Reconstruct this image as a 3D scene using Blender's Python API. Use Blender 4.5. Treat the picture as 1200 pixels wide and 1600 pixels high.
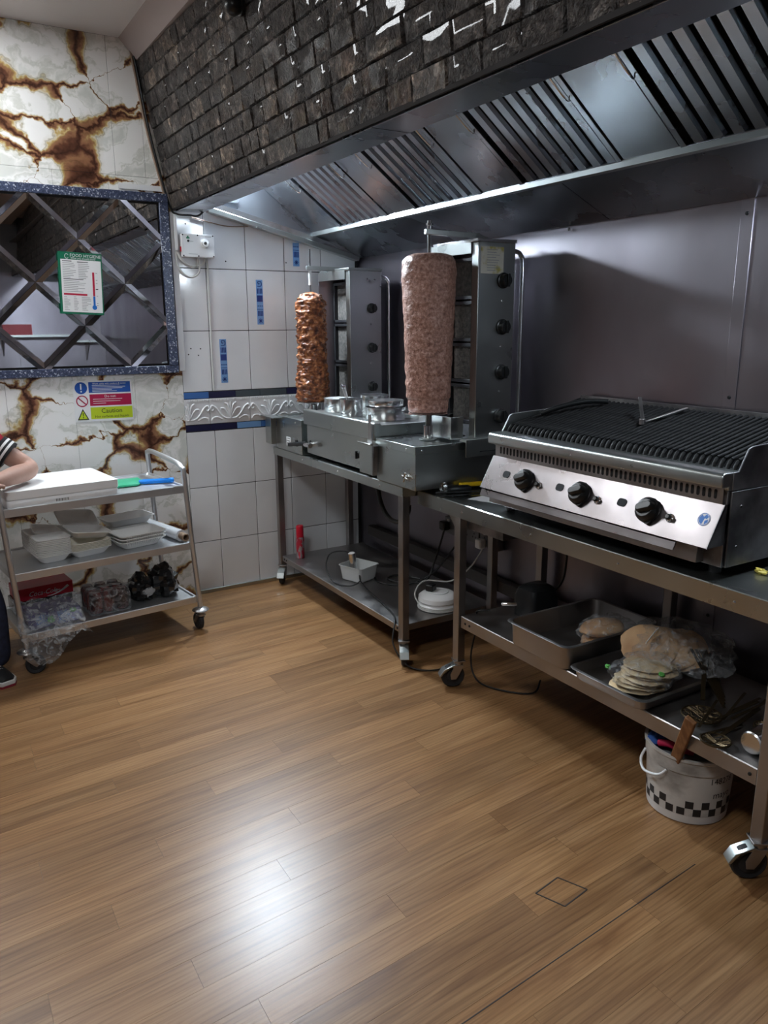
import bpy, bmesh, math, random
from mathutils import Vector, Matrix, noise
random.seed(7)
for _o in list(bpy.data.objects): bpy.data.objects.remove(_o)
SC = bpy.context.scene
COL = SC.collection
PI = math.pi

# ------------------------------------------------------------------ camera, world, exposure
H = 1.55                                    # camera height (m)
_yaw, _pit, _rol, _F = 0.54072, -0.23617, -0.006045, 1212.76
_f = Vector((math.sin(_yaw)*math.cos(_pit), math.cos(_yaw)*math.cos(_pit), math.sin(_pit)))
_r = Vector((math.cos(_yaw), -math.sin(_yaw), 0)); _u = _r.cross(_f)
_c, _s = math.cos(_rol), math.sin(_rol)
_R, _U = _c*_r + _s*_u, -_s*_r + _c*_u
cam = bpy.data.cameras.new('camera'); camo = bpy.data.objects.new('camera', cam); COL.objects.link(camo)
camo.matrix_world = Matrix(((_R.x, _U.x, -_f.x, 0), (_R.y, _U.y, -_f.y, 0), (_R.z, _U.z, -_f.z, H), (0, 0, 0, 1)))
cam.sensor_width = 36; cam.lens = _F/1600*36; cam.clip_start = .02
SC.camera = camo
wd = bpy.data.worlds.new('room_ambient'); SC.world = wd; wd.use_nodes = True
wd.node_tree.nodes['Background'].inputs[0].default_value = (.75, .85, 1, 1)
wd.node_tree.nodes['Background'].inputs[1].default_value = .02
SC.view_settings.view_transform = 'Standard'; SC.view_settings.look = 'None'
SC.view_settings.gamma = 1; SC.view_settings.use_curve_mapping = False
SC.view_settings.exposure = 0.75
P_CEIL, P_HOOD_FAR, P_HOOD_NEAR = 21.0, 680.0, 150.0   # emission of the ceiling panels and of the two hood lamps

# room
D, W, ZC = 4.325, 2.42, 2.935               # far wall, right wall, ceiling
XL, YR = -1.9, -3.0                         # left wall, rear wall

# ------------------------------------------------------------------ materials
MATS = {}
def mat(name, col, rough=.5, metal=0., col2=None, nscale=8., nlo=.35, nhi=.65, ndet=5, stretch=(1, 1, 1), bump=0., bscale=40., rand=0., rvar=0.,
        emit=None, alpha=1., trans=0., coat=0., spec=.5, sheen=0., ior=1.45, aniso=0.):
    m = bpy.data.materials.new(name); m.use_nodes = True; MATS[name] = m
    nt = m.node_tree; n = nt.nodes; l = nt.links; b = n['Principled BSDF']
    b.inputs['Base Color'].default_value = (*col, 1); b.inputs['Roughness'].default_value = rough
    b.inputs['Metallic'].default_value = metal; b.inputs['Alpha'].default_value = alpha
    b.inputs['Transmission Weight'].default_value = trans; b.inputs['Coat Weight'].default_value = coat
    b.inputs['Specular IOR Level'].default_value = spec; b.inputs['IOR'].default_value = ior
    b.inputs['Anisotropic'].default_value = aniso
    if emit: b.inputs['Emission Color'].default_value = (*emit[0], 1); b.inputs['Emission Strength'].default_value = emit[1]
    tc = n.new('ShaderNodeTexCoord'); mp = n.new('ShaderNodeMapping'); mp.inputs['Scale'].default_value = stretch
    l.new(tc.outputs['Object'], mp.inputs['Vector'])
    last = None
    if col2:
        nz = n.new('ShaderNodeTexNoise'); nz.inputs['Scale'].default_value = nscale; nz.inputs['Detail'].default_value = ndet
        l.new(mp.outputs[0], nz.inputs['Vector'])
        rp = n.new('ShaderNodeValToRGB'); rp.color_ramp.elements[0].position = nlo; rp.color_ramp.elements[1].position = nhi
        rp.color_ramp.elements[0].color = (*col, 1); rp.color_ramp.elements[1].color = (*col2, 1)
        l.new(nz.outputs['Fac'], rp.inputs[0]); last = rp.outputs[0]
        l.new(last, b.inputs['Base Color'])
    if rand:
        oi = n.new('ShaderNodeObjectInfo'); hs = n.new('ShaderNodeHueSaturation'); mr = n.new('ShaderNodeMapRange')
        mr.inputs['To Min'].default_value = 1-rand; mr.inputs['To Max'].default_value = 1+rand
        l.new(oi.outputs['Random'], mr.inputs['Value']); l.new(mr.outputs[0], hs.inputs['Value'])
        if last: l.new(last, hs.inputs['Color'])
        else: hs.inputs['Color'].default_value = (*col, 1)
        l.new(hs.outputs[0], b.inputs['Base Color'])
    if bump or rvar:
        n2 = n.new('ShaderNodeTexNoise'); n2.inputs['Scale'].default_value = bscale; n2.inputs['Detail'].default_value = 4
        l.new(mp.outputs[0], n2.inputs['Vector'])
        if bump:
            bp = n.new('ShaderNodeBump'); bp.inputs['Strength'].default_value = bump; bp.inputs['Distance'].default_value = .01
            l.new(n2.outputs['Fac'], bp.inputs['Height']); l.new(bp.outputs[0], b.inputs['Normal'])
        if rvar:
            mr = n.new('ShaderNodeMapRange'); mr.inputs['To Min'].default_value = max(.02, rough-rvar); mr.inputs['To Max'].default_value = min(1, rough+rvar)
            mr.inputs['From Min'].default_value = .3; mr.inputs['From Max'].default_value = .7
            l.new(n2.outputs['Fac'], mr.inputs['Value']); l.new(mr.outputs[0], b.inputs['Roughness'])
    return m
G = lambda v: (v, v, v)
mat('steel', (.43, .46, .45), .3, 1, (.48, .505, .495), 2, rvar=.04, bscale=5)
mat('steel_hood', (.28, .30, .335), .28, 1, (.33, .355, .39), 2, rvar=.05, bscale=4)
mat('steel_wall', (.215, .192, .22), .33, 1, (.30, .28, .31), 1.6, rvar=.05, bscale=3, stretch=(1, 1, .5))  # purplish base colour holds the tint of a reddish reflection
mat('steel_front', (.31, .285, .29), .31, 1, (.25, .23, .235), 6, rvar=.05, bscale=9)
mat('steel_grimy', (.13, .13, .14), .45, 1, (.38, .38, .39), 7, rvar=.12, bscale=9)
mat('steel_bright', (.68, .69, .70), .2, 1, rvar=.05, bscale=20)
mat('steel_trolley', (.60, .61, .63), .46, 1, (.66, .67, .68), 4, rvar=.05, bscale=8)
mat('steel_dull', (.33, .32, .32), .4, 1, (.42, .40, .39), 5, rvar=.1, bscale=10)
mat('chrome', (.8, .8, .8), .08, 1)
mat('screw', (.6, .6, .6), .25, 1)
mat('black_iron', (.006, .006, .007), .55, 0, (.014, .014, .014), 30, bump=.3, bscale=120, spec=.2)
mat('black_plastic', (.010, .011, .012), .32)
mat('black_rubber', (.02, .02, .022), .6)
mat('dark_void', (.004, .004, .005), .8)
mat('burner', (.05, .048, .046), .75, 0, (.12, .11, .10), 60, bump=.5, bscale=150)
mat('burner_frame', (.045, .045, .05), .45, .7)
mat('white_plastic', (.74, .75, .76), .35)
mat('white_gloss', (.78, .78, .78), .2)
mat('tile_white', (.70, .71, .73), .12, 0, (.76, .77, .78), 3, coat=.3, bump=.04, bscale=8, rand=.04)
mat('tile_relief', (.74, .74, .75), .18, coat=.4)
mat('grout', (.035, .033, .033), .9)
mat('blue_light', (.18, .36, .66), .2); mat('blue_dark', (.02, .05, .22), .2)
mat('navy', (.02, .02, .06), .2); mat('slate', (.06, .075, .085), .2); mat('blue_mid', (.06, .16, .42), .2)
mat('mirror', (.90, .92, .93), .015, 1)
mat('mirror_bevel', (.93, .95, .96), .03, 1)
mat('ceiling', (.74, .72, .72), .85, 0, (.70, .68, .68), 2)
mat('paint_wall', (.16, .16, .17), .6, 0, (.13, .13, .14), 2)
mat('paper', (.80, .80, .80), .7)
mat('paper_wrap', (.82, .83, .84), .12, coat=.6, bump=.4, bscale=14)
mat('foam', (.88, .87, .85), .55)
mat('foam_cream', (.80, .75, .64), .55)
mat('cardboard_tube', (.30, .20, .13), .7)
mat('film', (.75, .76, .78), .12, trans=.0, coat=1)
mat('red_card', (.50, .012, .03), .35, 0, (.56, .02, .045), 5)
mat('red_cap', (.52, .01, .03), .3)
mat('can_body', (.40, .34, .36), .3, .5, (.55, .04, .07), 40, .45, .5, stretch=(1, 1, .5))
mat('purple_pack', (.025, .015, .085), .3, 0, (.05, .03, .15), 20)
mat('green_pack', (.02, .33, .16), .35, 0, (.06, .42, .25), 12)
mat('green_leaf', (.10, .38, .08), .4)
mat('blue_pen', (.0, .20, .72), .3)
mat('red_cans', (.16, .02, .015), .25, .3, (.03, .012, .01), 9, .4, .6, coat=.8)
mat('black_bag', (.008, .008, .009), .22, coat=.5, bump=.5, bscale=18)
mat('yellow', (.80, .52, .01), .35); mat('cheese', (.75, .62, .12), .5)
mat('cloth_white', (.62, .63, .66), .8)
mat('knife_blade', (.6, .62, .64), .2, 1)
mat('wood_handle', (.16, .065, .022), .6, 0, (.28, .13, .05), 12, stretch=(6, 6, 1))
mat('bucket', (.58, .56, .53), .45, 0, (.17, .155, .14), 6, .47, .72, ndet=9, stretch=(1, 1, 1.6))
mat('bucket_base', (.68, .67, .66), .4)
mat('ink', (.02, .02, .022), .5)
mat('rag', (.10, .11, .13), .9, 0, (.18, .19, .2), 30); mat('rag_blue', (.02, .08, .30), .8); mat('rag_red', (.55, .02, .08), .5)
mat('pitta', (.74, .62, .42), .65, 0, (.60, .44, .24), 14, bump=.3, bscale=40)
mat('pitta_brown', (.40, .22, .10), .6, 0, (.60, .40, .22), 9, bump=.3, bscale=40)
mat('bun', (.46, .24, .10), .45, 0, (.62, .42, .24), 6)
mat('grease_wire', (.09, .065, .035), .4, .9)
mat('cable_black', (.008, .008, .008), .45); mat('cable_white', (.62, .62, .60), .45); mat('cable_brown', (.26, .18, .13), .6)
mat('socket_grey', (.16, .16, .17), .4, .6)
mat('trunking', (.05, .045, .042), .5)
mat('skin', (.44, .26, .20), .5, 0, (.50, .31, .25), 10, bump=.08, bscale=60)
mat('shirt_black', (.012, .012, .014), .85); mat('shirt_red', (.36, .012, .03), .85); mat('stripe_white', (.75, .75, .75), .8)
mat('denim', (.012, .014, .03), .85, 0, (.02, .026, .06), 40); mat('denim_blue', (.015, .05, .25), .7)
mat('hair', (.02, .014, .01), .7); mat('shoe_black', (.012, .012, .013), .5); mat('sole', (.62, .60, .58), .6); mat('sole_red', (.22, .015, .03), .6)
mat('eye_white', (.8, .8, .78), .2)
mat('sign_white', (.80, .81, .82), .3); mat('sign_blue', (.02, .09, .38), .3); mat('sign_red', (.42, .015, .07), .3); mat('sign_lime', (.50, .62, .03), .3)
mat('sign_green', (.01, .15, .08), .3); mat('print_grey', (.30, .31, .32), .5); mat('sticker', (.60, .58, .50), .5, 0, (.42, .36, .10), 18, .5, .62)
mat('print_red', (.50, .02, .06), .4); mat('print_blue', (.02, .16, .55), .4)
mat('mould', (.5, .45, .4), .6)
mat('lamp_on_ceiling', G(1.), .5, emit=((.93, .97, 1.), P_CEIL))
mat('lamp_on_far', G(1.), .5, emit=((.78, .90, 1.), P_HOOD_FAR))
mat('lamp_on_near', G(1.), .5, emit=((.78, .90, 1.), P_HOOD_NEAR))
mat('frame_plastic', (.6, .6, .62), .4)

def nodes(name, rough=.5, metal=0.):
    m = bpy.data.materials.new(name); m.use_nodes = True; MATS[name] = m
    b = m.node_tree.nodes['Principled BSDF']; b.inputs['Roughness'].default_value = rough; b.inputs['Metallic'].default_value = metal
    return m, m.node_tree.nodes, m.node_tree.links, b
def ramp(n, stops):
    r = n.new('ShaderNodeValToRGB'); e = r.color_ramp.elements
    e[0].position, e[0].color = stops[0][0], (*stops[0][1], 1); e[1].position, e[1].color = stops[-1][0], (*stops[-1][1], 1)
    for p, c in stops[1:-1]:
        x = e.new(p); x.color = (*c, 1)
    return r

# clear thin plastic (bags, wrap): mostly see-through with glossy creases
m, n, l, b = nodes('clear_bag', .13)
b.inputs['Base Color'].default_value = (.62, .64, .66, 1)
tr = n.new('ShaderNodeBsdfTransparent'); tr.inputs[0].default_value = (.95, .96, .97, 1)
nz = n.new('ShaderNodeTexNoise'); nz.inputs['Scale'].default_value = 30; nz.inputs['Detail'].default_value = 4; nz.inputs['Distortion'].default_value = 1.5
bp = n.new('ShaderNodeBump'); bp.inputs['Strength'].default_value = 1; bp.inputs['Distance'].default_value = .03
tc = n.new('ShaderNodeTexCoord'); l.new(tc.outputs['Object'], nz.inputs['Vector']); l.new(nz.outputs['Fac'], bp.inputs['Height']); l.new(bp.outputs[0], b.inputs['Normal'])
mx = n.new('ShaderNodeMixShader'); mr = n.new('ShaderNodeMapRange'); mr.inputs['From Min'].default_value = .4; mr.inputs['From Max'].default_value = .68; mr.inputs['To Min'].default_value = .05; mr.inputs['To Max'].default_value = .42
l.new(nz.outputs['Fac'], mr.inputs['Value']); l.new(mr.outputs[0], mx.inputs[0]); l.new(tr.outputs[0], mx.inputs[1]); l.new(b.outputs[0], mx.inputs[2]); l.new(mx.outputs[0], n['Material Output'].inputs[0])

MATS['clear_bag_creased'] = MATS['clear_bag'].copy(); MATS['clear_bag_creased'].name = 'clear_bag_creased'
for _n in MATS['clear_bag_creased'].node_tree.nodes:
    if _n.bl_idname == 'ShaderNodeMapRange': _n.inputs['To Min'].default_value = .14; _n.inputs['To Max'].default_value = .62

# translucent tub
mat('tub', (.72, .74, .74), .35, trans=.35)

# printed oak planks
m, n, l, b = nodes('oak', .32)
tc = n.new('ShaderNodeTexCoord'); oi = n.new('ShaderNodeObjectInfo')
sc_ = n.new('ShaderNodeVectorMath'); sc_.operation = 'SCALE'; sc_.inputs[0].default_value = (37, 91, 13); l.new(oi.outputs['Random'], sc_.inputs['Scale'])
ad = n.new('ShaderNodeVectorMath'); ad.operation = 'ADD'; l.new(tc.outputs['Object'], ad.inputs[0]); l.new(sc_.outputs[0], ad.inputs[1])
mp = n.new('ShaderNodeMapping'); mp.inputs['Scale'].default_value = (1.3, 17, 1); l.new(ad.outputs[0], mp.inputs[0])
n1 = n.new('ShaderNodeTexNoise'); n1.inputs['Scale'].default_value = 1.5; n1.inputs['Detail'].default_value = 6; n1.inputs['Distortion'].default_value = .9; l.new(mp.outputs[0], n1.inputs['Vector'])
mp2 = n.new('ShaderNodeMapping'); mp2.inputs['Scale'].default_value = (5, 160, 1); l.new(ad.outputs[0], mp2.inputs[0])
n2 = n.new('ShaderNodeTexNoise'); n2.inputs['Scale'].default_value = 1.4; n2.inputs['Detail'].default_value = 3; l.new(mp2.outputs[0], n2.inputs['Vector'])
mp3 = n.new('ShaderNodeMapping'); mp3.inputs['Scale'].default_value = (1.0, 9, 1); l.new(ad.outputs[0], mp3.inputs[0])
wv = n.new('ShaderNodeTexWave'); wv.inputs['Scale'].default_value = 2.2; wv.inputs['Distortion'].default_value = 7; wv.inputs['Detail'].default_value = 3; wv.inputs['Detail Scale'].default_value = .8; wv.bands_direction = 'Y'; l.new(mp3.outputs[0], wv.inputs['Vector'])
r1 = ramp(n, [(.28, (.178, .085, .034)), (.5, (.258, .136, .058)), (.72, (.328, .186, .085))]); l.new(n1.outputs['Fac'], r1.inputs[0])
r2 = ramp(n, [(.35, (.62, .58, .52)), (.6, (1, 1, 1))]); l.new(n2.outputs['Fac'], r2.inputs[0])
r3 = ramp(n, [(.0, (.74, .70, .64)), (.35, (1, 1, 1)), (1, (1.0, 1.0, 1.0))]); l.new(wv.outputs['Fac'], r3.inputs[0])
x1 = n.new('ShaderNodeMixRGB'); x1.blend_type = 'MULTIPLY'; x1.inputs[0].default_value = .5; l.new(r1.outputs[0], x1.inputs[1]); l.new(r2.outputs[0], x1.inputs[2])
x2 = n.new('ShaderNodeMixRGB'); x2.blend_type = 'MULTIPLY'; x2.inputs[0].default_value = .75; l.new(x1.outputs[0], x2.inputs[1]); l.new(r3.outputs[0], x2.inputs[2])
wn = n.new('ShaderNodeTexWhiteNoise'); wn.noise_dimensions = '1D'; l.new(oi.outputs['Random'], wn.inputs['W'])
hs = n.new('ShaderNodeHueSaturation'); mr = n.new('ShaderNodeMapRange'); mr.inputs['To Min'].default_value = .84; mr.inputs['To Max'].default_value = 1.15
l.new(wn.outputs['Value'], mr.inputs['Value']); l.new(mr.outputs[0], hs.inputs['Value']); l.new(x2.outputs[0], hs.inputs['Color']); l.new(hs.outputs[0], b.inputs['Base Color'])
bp = n.new('ShaderNodeBump'); bp.inputs['Strength'].default_value = .10; bp.inputs['Distance'].default_value = .002; l.new(n2.outputs['Fac'], bp.inputs['Height']); l.new(bp.outputs[0], b.inputs['Normal'])
mat('floor_gap', (.17, .095, .045), .7)

# white marble print with brown and gold veins
m, n, l, b = nodes('marble', .16)
tc = n.new('ShaderNodeTexCoord'); nz = n.new('ShaderNodeTexNoise'); nz.inputs['Scale'].default_value = 3.2; nz.inputs['Detail'].default_value = 5; nz.inputs['Roughness'].default_value = .6
l.new(tc.outputs['Object'], nz.inputs['Vector'])
sb = n.new('ShaderNodeVectorMath'); sb.operation = 'MULTIPLY_ADD'; sb.inputs[1].default_value = (.34, 0, .34); l.new(nz.outputs['Color'], sb.inputs[0])
rt = n.new('ShaderNodeMapping'); rt.inputs['Rotation'].default_value = (0, .75, 0); rt.inputs['Scale'].default_value = (1.0, 1, 1.7)
l.new(tc.outputs['Object'], sb.inputs[2]); l.new(sb.outputs[0], rt.inputs[0])
vo = n.new('ShaderNodeTexVoronoi'); vo.feature = 'DISTANCE_TO_EDGE'; vo.inputs['Scale'].default_value = 2.5; l.new(rt.outputs[0], vo.inputs['Vector'])
th = n.new('ShaderNodeTexNoise'); th.inputs['Scale'].default_value = 3.0; th.inputs['Detail'].default_value = 2
of = n.new('ShaderNodeVectorMath'); of.operation = 'ADD'; of.inputs[1].default_value = (5.3, 2.1, 7.7); l.new(tc.outputs['Object'], of.inputs[0]); l.new(of.outputs[0], th.inputs['Vector'])
tm = n.new('ShaderNodeMapRange'); tm.inputs['From Min'].default_value = .38; tm.inputs['From Max'].default_value = .64; tm.inputs['To Min'].default_value = .004; tm.inputs['To Max'].default_value = .27; l.new(th.outputs['Fac'], tm.inputs['Value'])
dv = n.new('ShaderNodeMath'); dv.operation = 'DIVIDE'; l.new(vo.outputs['Distance'], dv.inputs[0]); l.new(tm.outputs[0], dv.inputs[1])
rp = ramp(n, [(.0, (.05, .022, .016)), (.14, (.12, .05, .03)), (.24, (.27, .13, .07)), (.36, (.32, .17, .085)), (.46, (.56, .40, .16)), (.56, (.70, .64, .50)), (.62, (.50, .46, .38)), (.70, (.80, .78, .74)), (.95, (.86, .855, .84))]); l.new(dv.outputs[0], rp.inputs[0])
vn = n.new('ShaderNodeTexNoise'); vn.inputs['Scale'].default_value = 2.6; vn.inputs['Detail'].default_value = 8; vn.inputs['Distortion'].default_value = 1.5; l.new(rt.outputs[0], vn.inputs['Vector'])
vr = ramp(n, [(.38, (.62, .65, .60)), (.45, (.97, .97, .95)), (.485, (.60, .62, .55)), (.52, (.98, .98, .97)), (.60, (1, 1, 1))]); l.new(vn.outputs['Fac'], vr.inputs[0])
x = n.new('ShaderNodeMixRGB'); x.blend_type = 'MULTIPLY'; x.inputs[0].default_value = .65; l.new(rp.outputs[0], x.inputs[1]); l.new(vr.outputs[0], x.inputs[2])
l.new(x.outputs[0], b.inputs['Base Color'])

# dark glossy stone-effect brick
m, n, l, b = nodes('brick', .40)
b.inputs['Coat Weight'].default_value = .25
tc = n.new('ShaderNodeTexCoord'); oi = n.new('ShaderNodeObjectInfo')
nz = n.new('ShaderNodeTexNoise'); nz.inputs['Scale'].default_value = 26; nz.inputs['Detail'].default_value = 9; nz.inputs['Roughness'].default_value = .72; nz.inputs['Distortion'].default_value = .8; l.new(tc.outputs['Object'], nz.inputs['Vector'])
r1 = ramp(n, [(.3, (.020, .019, .020)), (.44, (.050, .046, .045)), (.54, (.10, .092, .088)), (.62, (.25, .235, .22)), (.75, (.48, .45, .43))]); l.new(nz.outputs['Fac'], r1.inputs[0])
hs = n.new('ShaderNodeMixRGB'); hs.blend_type = 'MULTIPLY'; hs.inputs[0].default_value = 1; l.new(r1.outputs[0], hs.inputs[1])
r2 = ramp(n, [(0, (.70, .70, .72)), (.55, (.95, .94, .94)), (.8, (1.3, 1.2, 1.13)), (.92, (1.8, 1.68, 1.5)), (1, (2.2, 2.05, 1.85))]); l.new(oi.outputs['Random'], r2.inputs[0]); l.new(r2.outputs[0], hs.inputs[2]); vb = n.new('ShaderNodeTexVoronoi'); vb.inputs['Scale'].default_value = 21; l.new(tc.outputs['Object'], vb.inputs['Vector']); sv = n.new('ShaderNodeSeparateColor'); l.new(vb.outputs['Color'], sv.inputs[0])
rv = ramp(n, [(0, (.55, .54, .55)), (.5, (.95, .92, .9)), (.85, (1.3, 1.2, 1.12)), (1, (2.0, 1.8, 1.6))]); l.new(sv.outputs[0], rv.inputs[0])
hv = n.new('ShaderNodeMixRGB'); hv.blend_type = 'MULTIPLY'; hv.inputs[0].default_value = .85; l.new(hs.outputs[0], hv.inputs[1]); l.new(rv.outputs[0], hv.inputs[2]); l.new(hv.outputs[0], b.inputs['Base Color'])
n3 = n.new('ShaderNodeTexNoise'); n3.inputs['Scale'].default_value = 46; n3.inputs['Detail'].default_value = 6; n3.inputs['Distortion'].default_value = 2.2; l.new(tc.outputs['Object'], n3.inputs['Vector'])
bp = n.new('ShaderNodeBump'); bp.inputs['Strength'].default_value = 1.; bp.inputs['Distance'].default_value = .05; l.new(n3.outputs['Fac'], bp.inputs['Height']); l.new(bp.outputs[0], b.inputs['Normal'])
mat('ceiling_strip', (.40, .34, .32), .8)
mat('brick_gap', (.012, .010, .010), .7)

# speckled blue mirror frame
m, n, l, b = nodes('frame_speckle', .3)
tc = n.new('ShaderNodeTexCoord'); vo = n.new('ShaderNodeTexVoronoi'); vo.inputs['Scale'].default_value = 170; l.new(tc.outputs['Object'], vo.inputs['Vector'])
wn = n.new('ShaderNodeSeparateColor'); l.new(vo.outputs['Color'], wn.inputs[0])
rp = ramp(n, [(.0, (.022, .03, .065)), (.6, (.05, .065, .12)), (.86, (.08, .10, .17)), (.93, (.45, .48, .55))]); l.new(wn.outputs[0], rp.inputs[0]); l.new(rp.outputs[0], b.inputs['Base Color'])

# the two meats
def meat(name, stops, sc, bs, bd, rough, det=8):
    m, n, l, b = nodes(name, rough)
    tc = n.new('ShaderNodeTexCoord'); nz = n.new('ShaderNodeTexNoise'); nz.inputs['Scale'].default_value = sc; nz.inputs['Detail'].default_value = det; nz.inputs['Roughness'].default_value = .62
    l.new(tc.outputs['Object'], nz.inputs['Vector']); rp = ramp(n, stops); l.new(nz.outputs['Fac'], rp.inputs[0]); l.new(rp.outputs[0], b.inputs['Base Color'])
    n2 = n.new('ShaderNodeTexNoise'); n2.inputs['Scale'].default_value = bs; n2.inputs['Detail'].default_value = 5; l.new(tc.outputs['Object'], n2.inputs['Vector'])
    bp = n.new('ShaderNodeBump'); bp.inputs['Strength'].default_value = .7; bp.inputs['Distance'].default_value = bd; l.new(n2.outputs['Fac'], bp.inputs['Height']); l.new(bp.outputs[0], b.inputs['Normal'])
meat('meat_minced', [(.30, (.11, .042, .028)), (.44, (.25, .122, .088)), (.56, (.36, .195, .150)), (.72, (.55, .37, .31))], 75, 150, .005, .42)
meat('meat_chicken', [(.30, (.022, .006, .004)), (.42, (.10, .028, .012)), (.52, (.23, .075, .026)), (.62, (.40, .16, .06)), (.75, (.58, .32, .16))], 34, 70, .010, .30)

# ------------------------------------------------------------------ helpers
WM = {}
def _names(o, label=None, cat=None, group=None, kind=None):
    if label: o['label'] = label
    if cat: o['category'] = cat
    if group: o['group'] = group
    if kind: o['kind'] = kind
    return o
def thing(name, loc, label, cat, rotz=0., group=None):
    o = bpy.data.objects.new(name, None); COL.objects.link(o); o.empty_display_size = .05
    o.location = loc; o.rotation_euler = (0, 0, rotz); WM[o] = Matrix.Translation(loc) @ Matrix.Rotation(rotz, 4, 'Z')
    return _names(o, label, cat, group)
def rrect(cx, cy, w, d, r, n=4):
    out = []
    r = min(r, w/2-1e-4, d/2-1e-4)
    for k, (sx, sy) in enumerate(((1, 1), (-1, 1), (-1, -1), (1, -1))):
        for i in range(n+1):
            a = k*PI/2 + i*PI/2/n
            out.append((cx+sx*(w/2-r)+r*math.cos(a), cy+sy*(d/2-r)+r*math.sin(a)))
    return out
def smooth(pts, sub=6):
    pts = [Vector(p) for p in pts]; out = []
    for i in range(len(pts)-1):
        p0 = pts[max(i-1, 0)]; p1 = pts[i]; p2 = pts[i+1]; p3 = pts[min(i+2, len(pts)-1)]
        for k in range(sub):
            t = k/sub
            out.append(.5*((2*p1)+(p2-p0)*t+(2*p0-5*p1+4*p2-p3)*t*t+(3*p1-p0-3*p2+p3)*t**3))
    out.append(pts[-1]); return out
class MB:
    def __init__(s): s.v = []; s.f = []
    def add(s, vs, fs):
        o = len(s.v); s.v += [Vector(p) for p in vs]; s.f += [tuple(i+o for i in f) for f in fs]; return s
    def box(s, x0, x1, y0, y1, z0, z1):
        return s.add([(x0, y0, z0), (x1, y0, z0), (x1, y1, z0), (x0, y1, z0), (x0, y0, z1), (x1, y0, z1), (x1, y1, z1), (x0, y1, z1)],
                     [(0, 3, 2, 1), (4, 5, 6, 7), (0, 1, 5, 4), (1, 2, 6, 5), (2, 3, 7, 6), (3, 0, 4, 7)])
    def obox(s, c, sx, sy, sz, M):
        b = MB().box(-sx/2, sx/2, -sy/2, sy/2, -sz/2, sz/2)
        return s.add([Vector(c)+M @ p for p in b.v], b.f)
    def bar(s, a, b, w, h, up=(0, 0, 1)):
        a, b = Vector(a), Vector(b); d = (b-a).normalized(); u = Vector(up); u = u-d*u.dot(d)
        if u.length < 1e-4: u = Vector((1, 0, 0))-d*d.x
        u.normalize(); r = d.cross(u)
        vs = [p+r*i*w/2+u*j*h/2 for p in (a, b) for i, j in ((-1, -1), (1, -1), (1, 1), (-1, 1))]
        return s.add(vs, [(0, 1, 2, 3), (7, 6, 5, 4), (0, 4, 5, 1), (1, 5, 6, 2), (2, 6, 7, 3), (3, 7, 4, 0)])
    def tube(s, pts, r, n=8, cap=True):
        pts = [Vector(p) for p in pts]; rings = []; prev = None
        for i, p in enumerate(pts):
            d = (pts[min(i+1, len(pts)-1)]-pts[max(i-1, 0)]).normalized()
            if prev is None:
                u = Vector((0, 0, 1)) if abs(d.z) < .9 else Vector((1, 0, 0))
            else: u = prev
            u = (u-d*u.dot(d)).normalized(); prev = u; w = d.cross(u)
            rr = r[i] if isinstance(r, (list, tuple)) else r
            rings.append([p+(u*math.cos(2*PI*k/n)+w*math.sin(2*PI*k/n))*rr for k in range(n)])
        return s.loft(rings, cap, cap)
    def cyl(s, a, b, r0, r1=None, n=20):
        r1 = r0 if r1 is None else r1; return s.tube([a, b], [r0, r1], n)
    def loft(s, loops, cap0=True, cap1=True, close=True):
        o = len(s.v); n = len(loops[0])
        for L in loops: s.v += [Vector(p) for p in L]
        for i in range(len(loops)-1):
            for k in range(n if close else n-1):
                k2 = (k+1) % n; s.f.append((o+i*n+k, o+i*n+k2, o+(i+1)*n+k2, o+(i+1)*n+k))
        if cap0: s.f.append(tuple(o+k for k in reversed(range(n))))
        if cap1: s.f.append(tuple(o+(len(loops)-1)*n+k for k in range(n)))
        return s
    def lathe(s, prof, c=(0, 0, 0), n=28, M=None):
        c = Vector(c); loops = []
        for r, z in prof:
            L = [Vector((r*math.cos(2*PI*k/n), r*math.sin(2*PI*k/n), z)) for k in range(n)]
            loops.append([c+((M @ p) if M else p) for p in L])
        return s.loft(loops, True, True)
    def prism_y(s, prof, y0, y1):          # profile in x, z swept along y
        return s.loft([[(x, y0, z) for x, z in prof], [(x, y1, z) for x, z in prof]])
    def tray(s, cx, cy, w, d, z0, z1, r=.02, t=.002, taper=.0, rim=.006, rimh=.002):
        L = lambda g, z, rr: [(x, y, z) for x, y in rrect(cx, cy, w+g, d+g, max(rr, .003), 4)]
        return s.loft([L(-2*taper-2*t, z0+t, r), L(-2*taper, z0, r)][::-1][:0] + [L(-2*taper, z0, r), L(0, z1-rimh, r), L(2*rim, z1-rimh, r+rim), L(2*rim, z1, r+rim), L(-2*t, z1, r), L(-2*taper-2*t, z0+t, r)], True, True)
    def xf(s, M):
        s.v = [M @ p for p in s.v]; return s
    def build(s, name, m, parent=None, label=None, cat=None, group=None, kind=None, bevel=0., sharp=35, sub=0, local=False, segs=2):
        me = bpy.data.meshes.new(name)
        if parent is not None and not local:
            inv = WM[parent].inverted(); vs = [inv @ p for p in s.v]; org = None
        elif parent is None and not local:
            lo = [min(p[i] for p in s.v) for i in range(3)]; hi = [max(p[i] for p in s.v) for i in range(3)]
            org = Vector(((lo[0]+hi[0])/2, (lo[1]+hi[1])/2, lo[2])); vs = [p-org for p in s.v]
        else: vs = s.v; org = None
        me.from_pydata([tuple(p) for p in vs], [], s.f)
        bm = bmesh.new(); bm.from_mesh(me); bmesh.ops.recalc_face_normals(bm, faces=bm.faces); bm.to_mesh(me); bm.free()
        for p in me.polygons: p.use_smooth = True
        me.set_sharp_from_angle(angle=math.radians(sharp))
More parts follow.
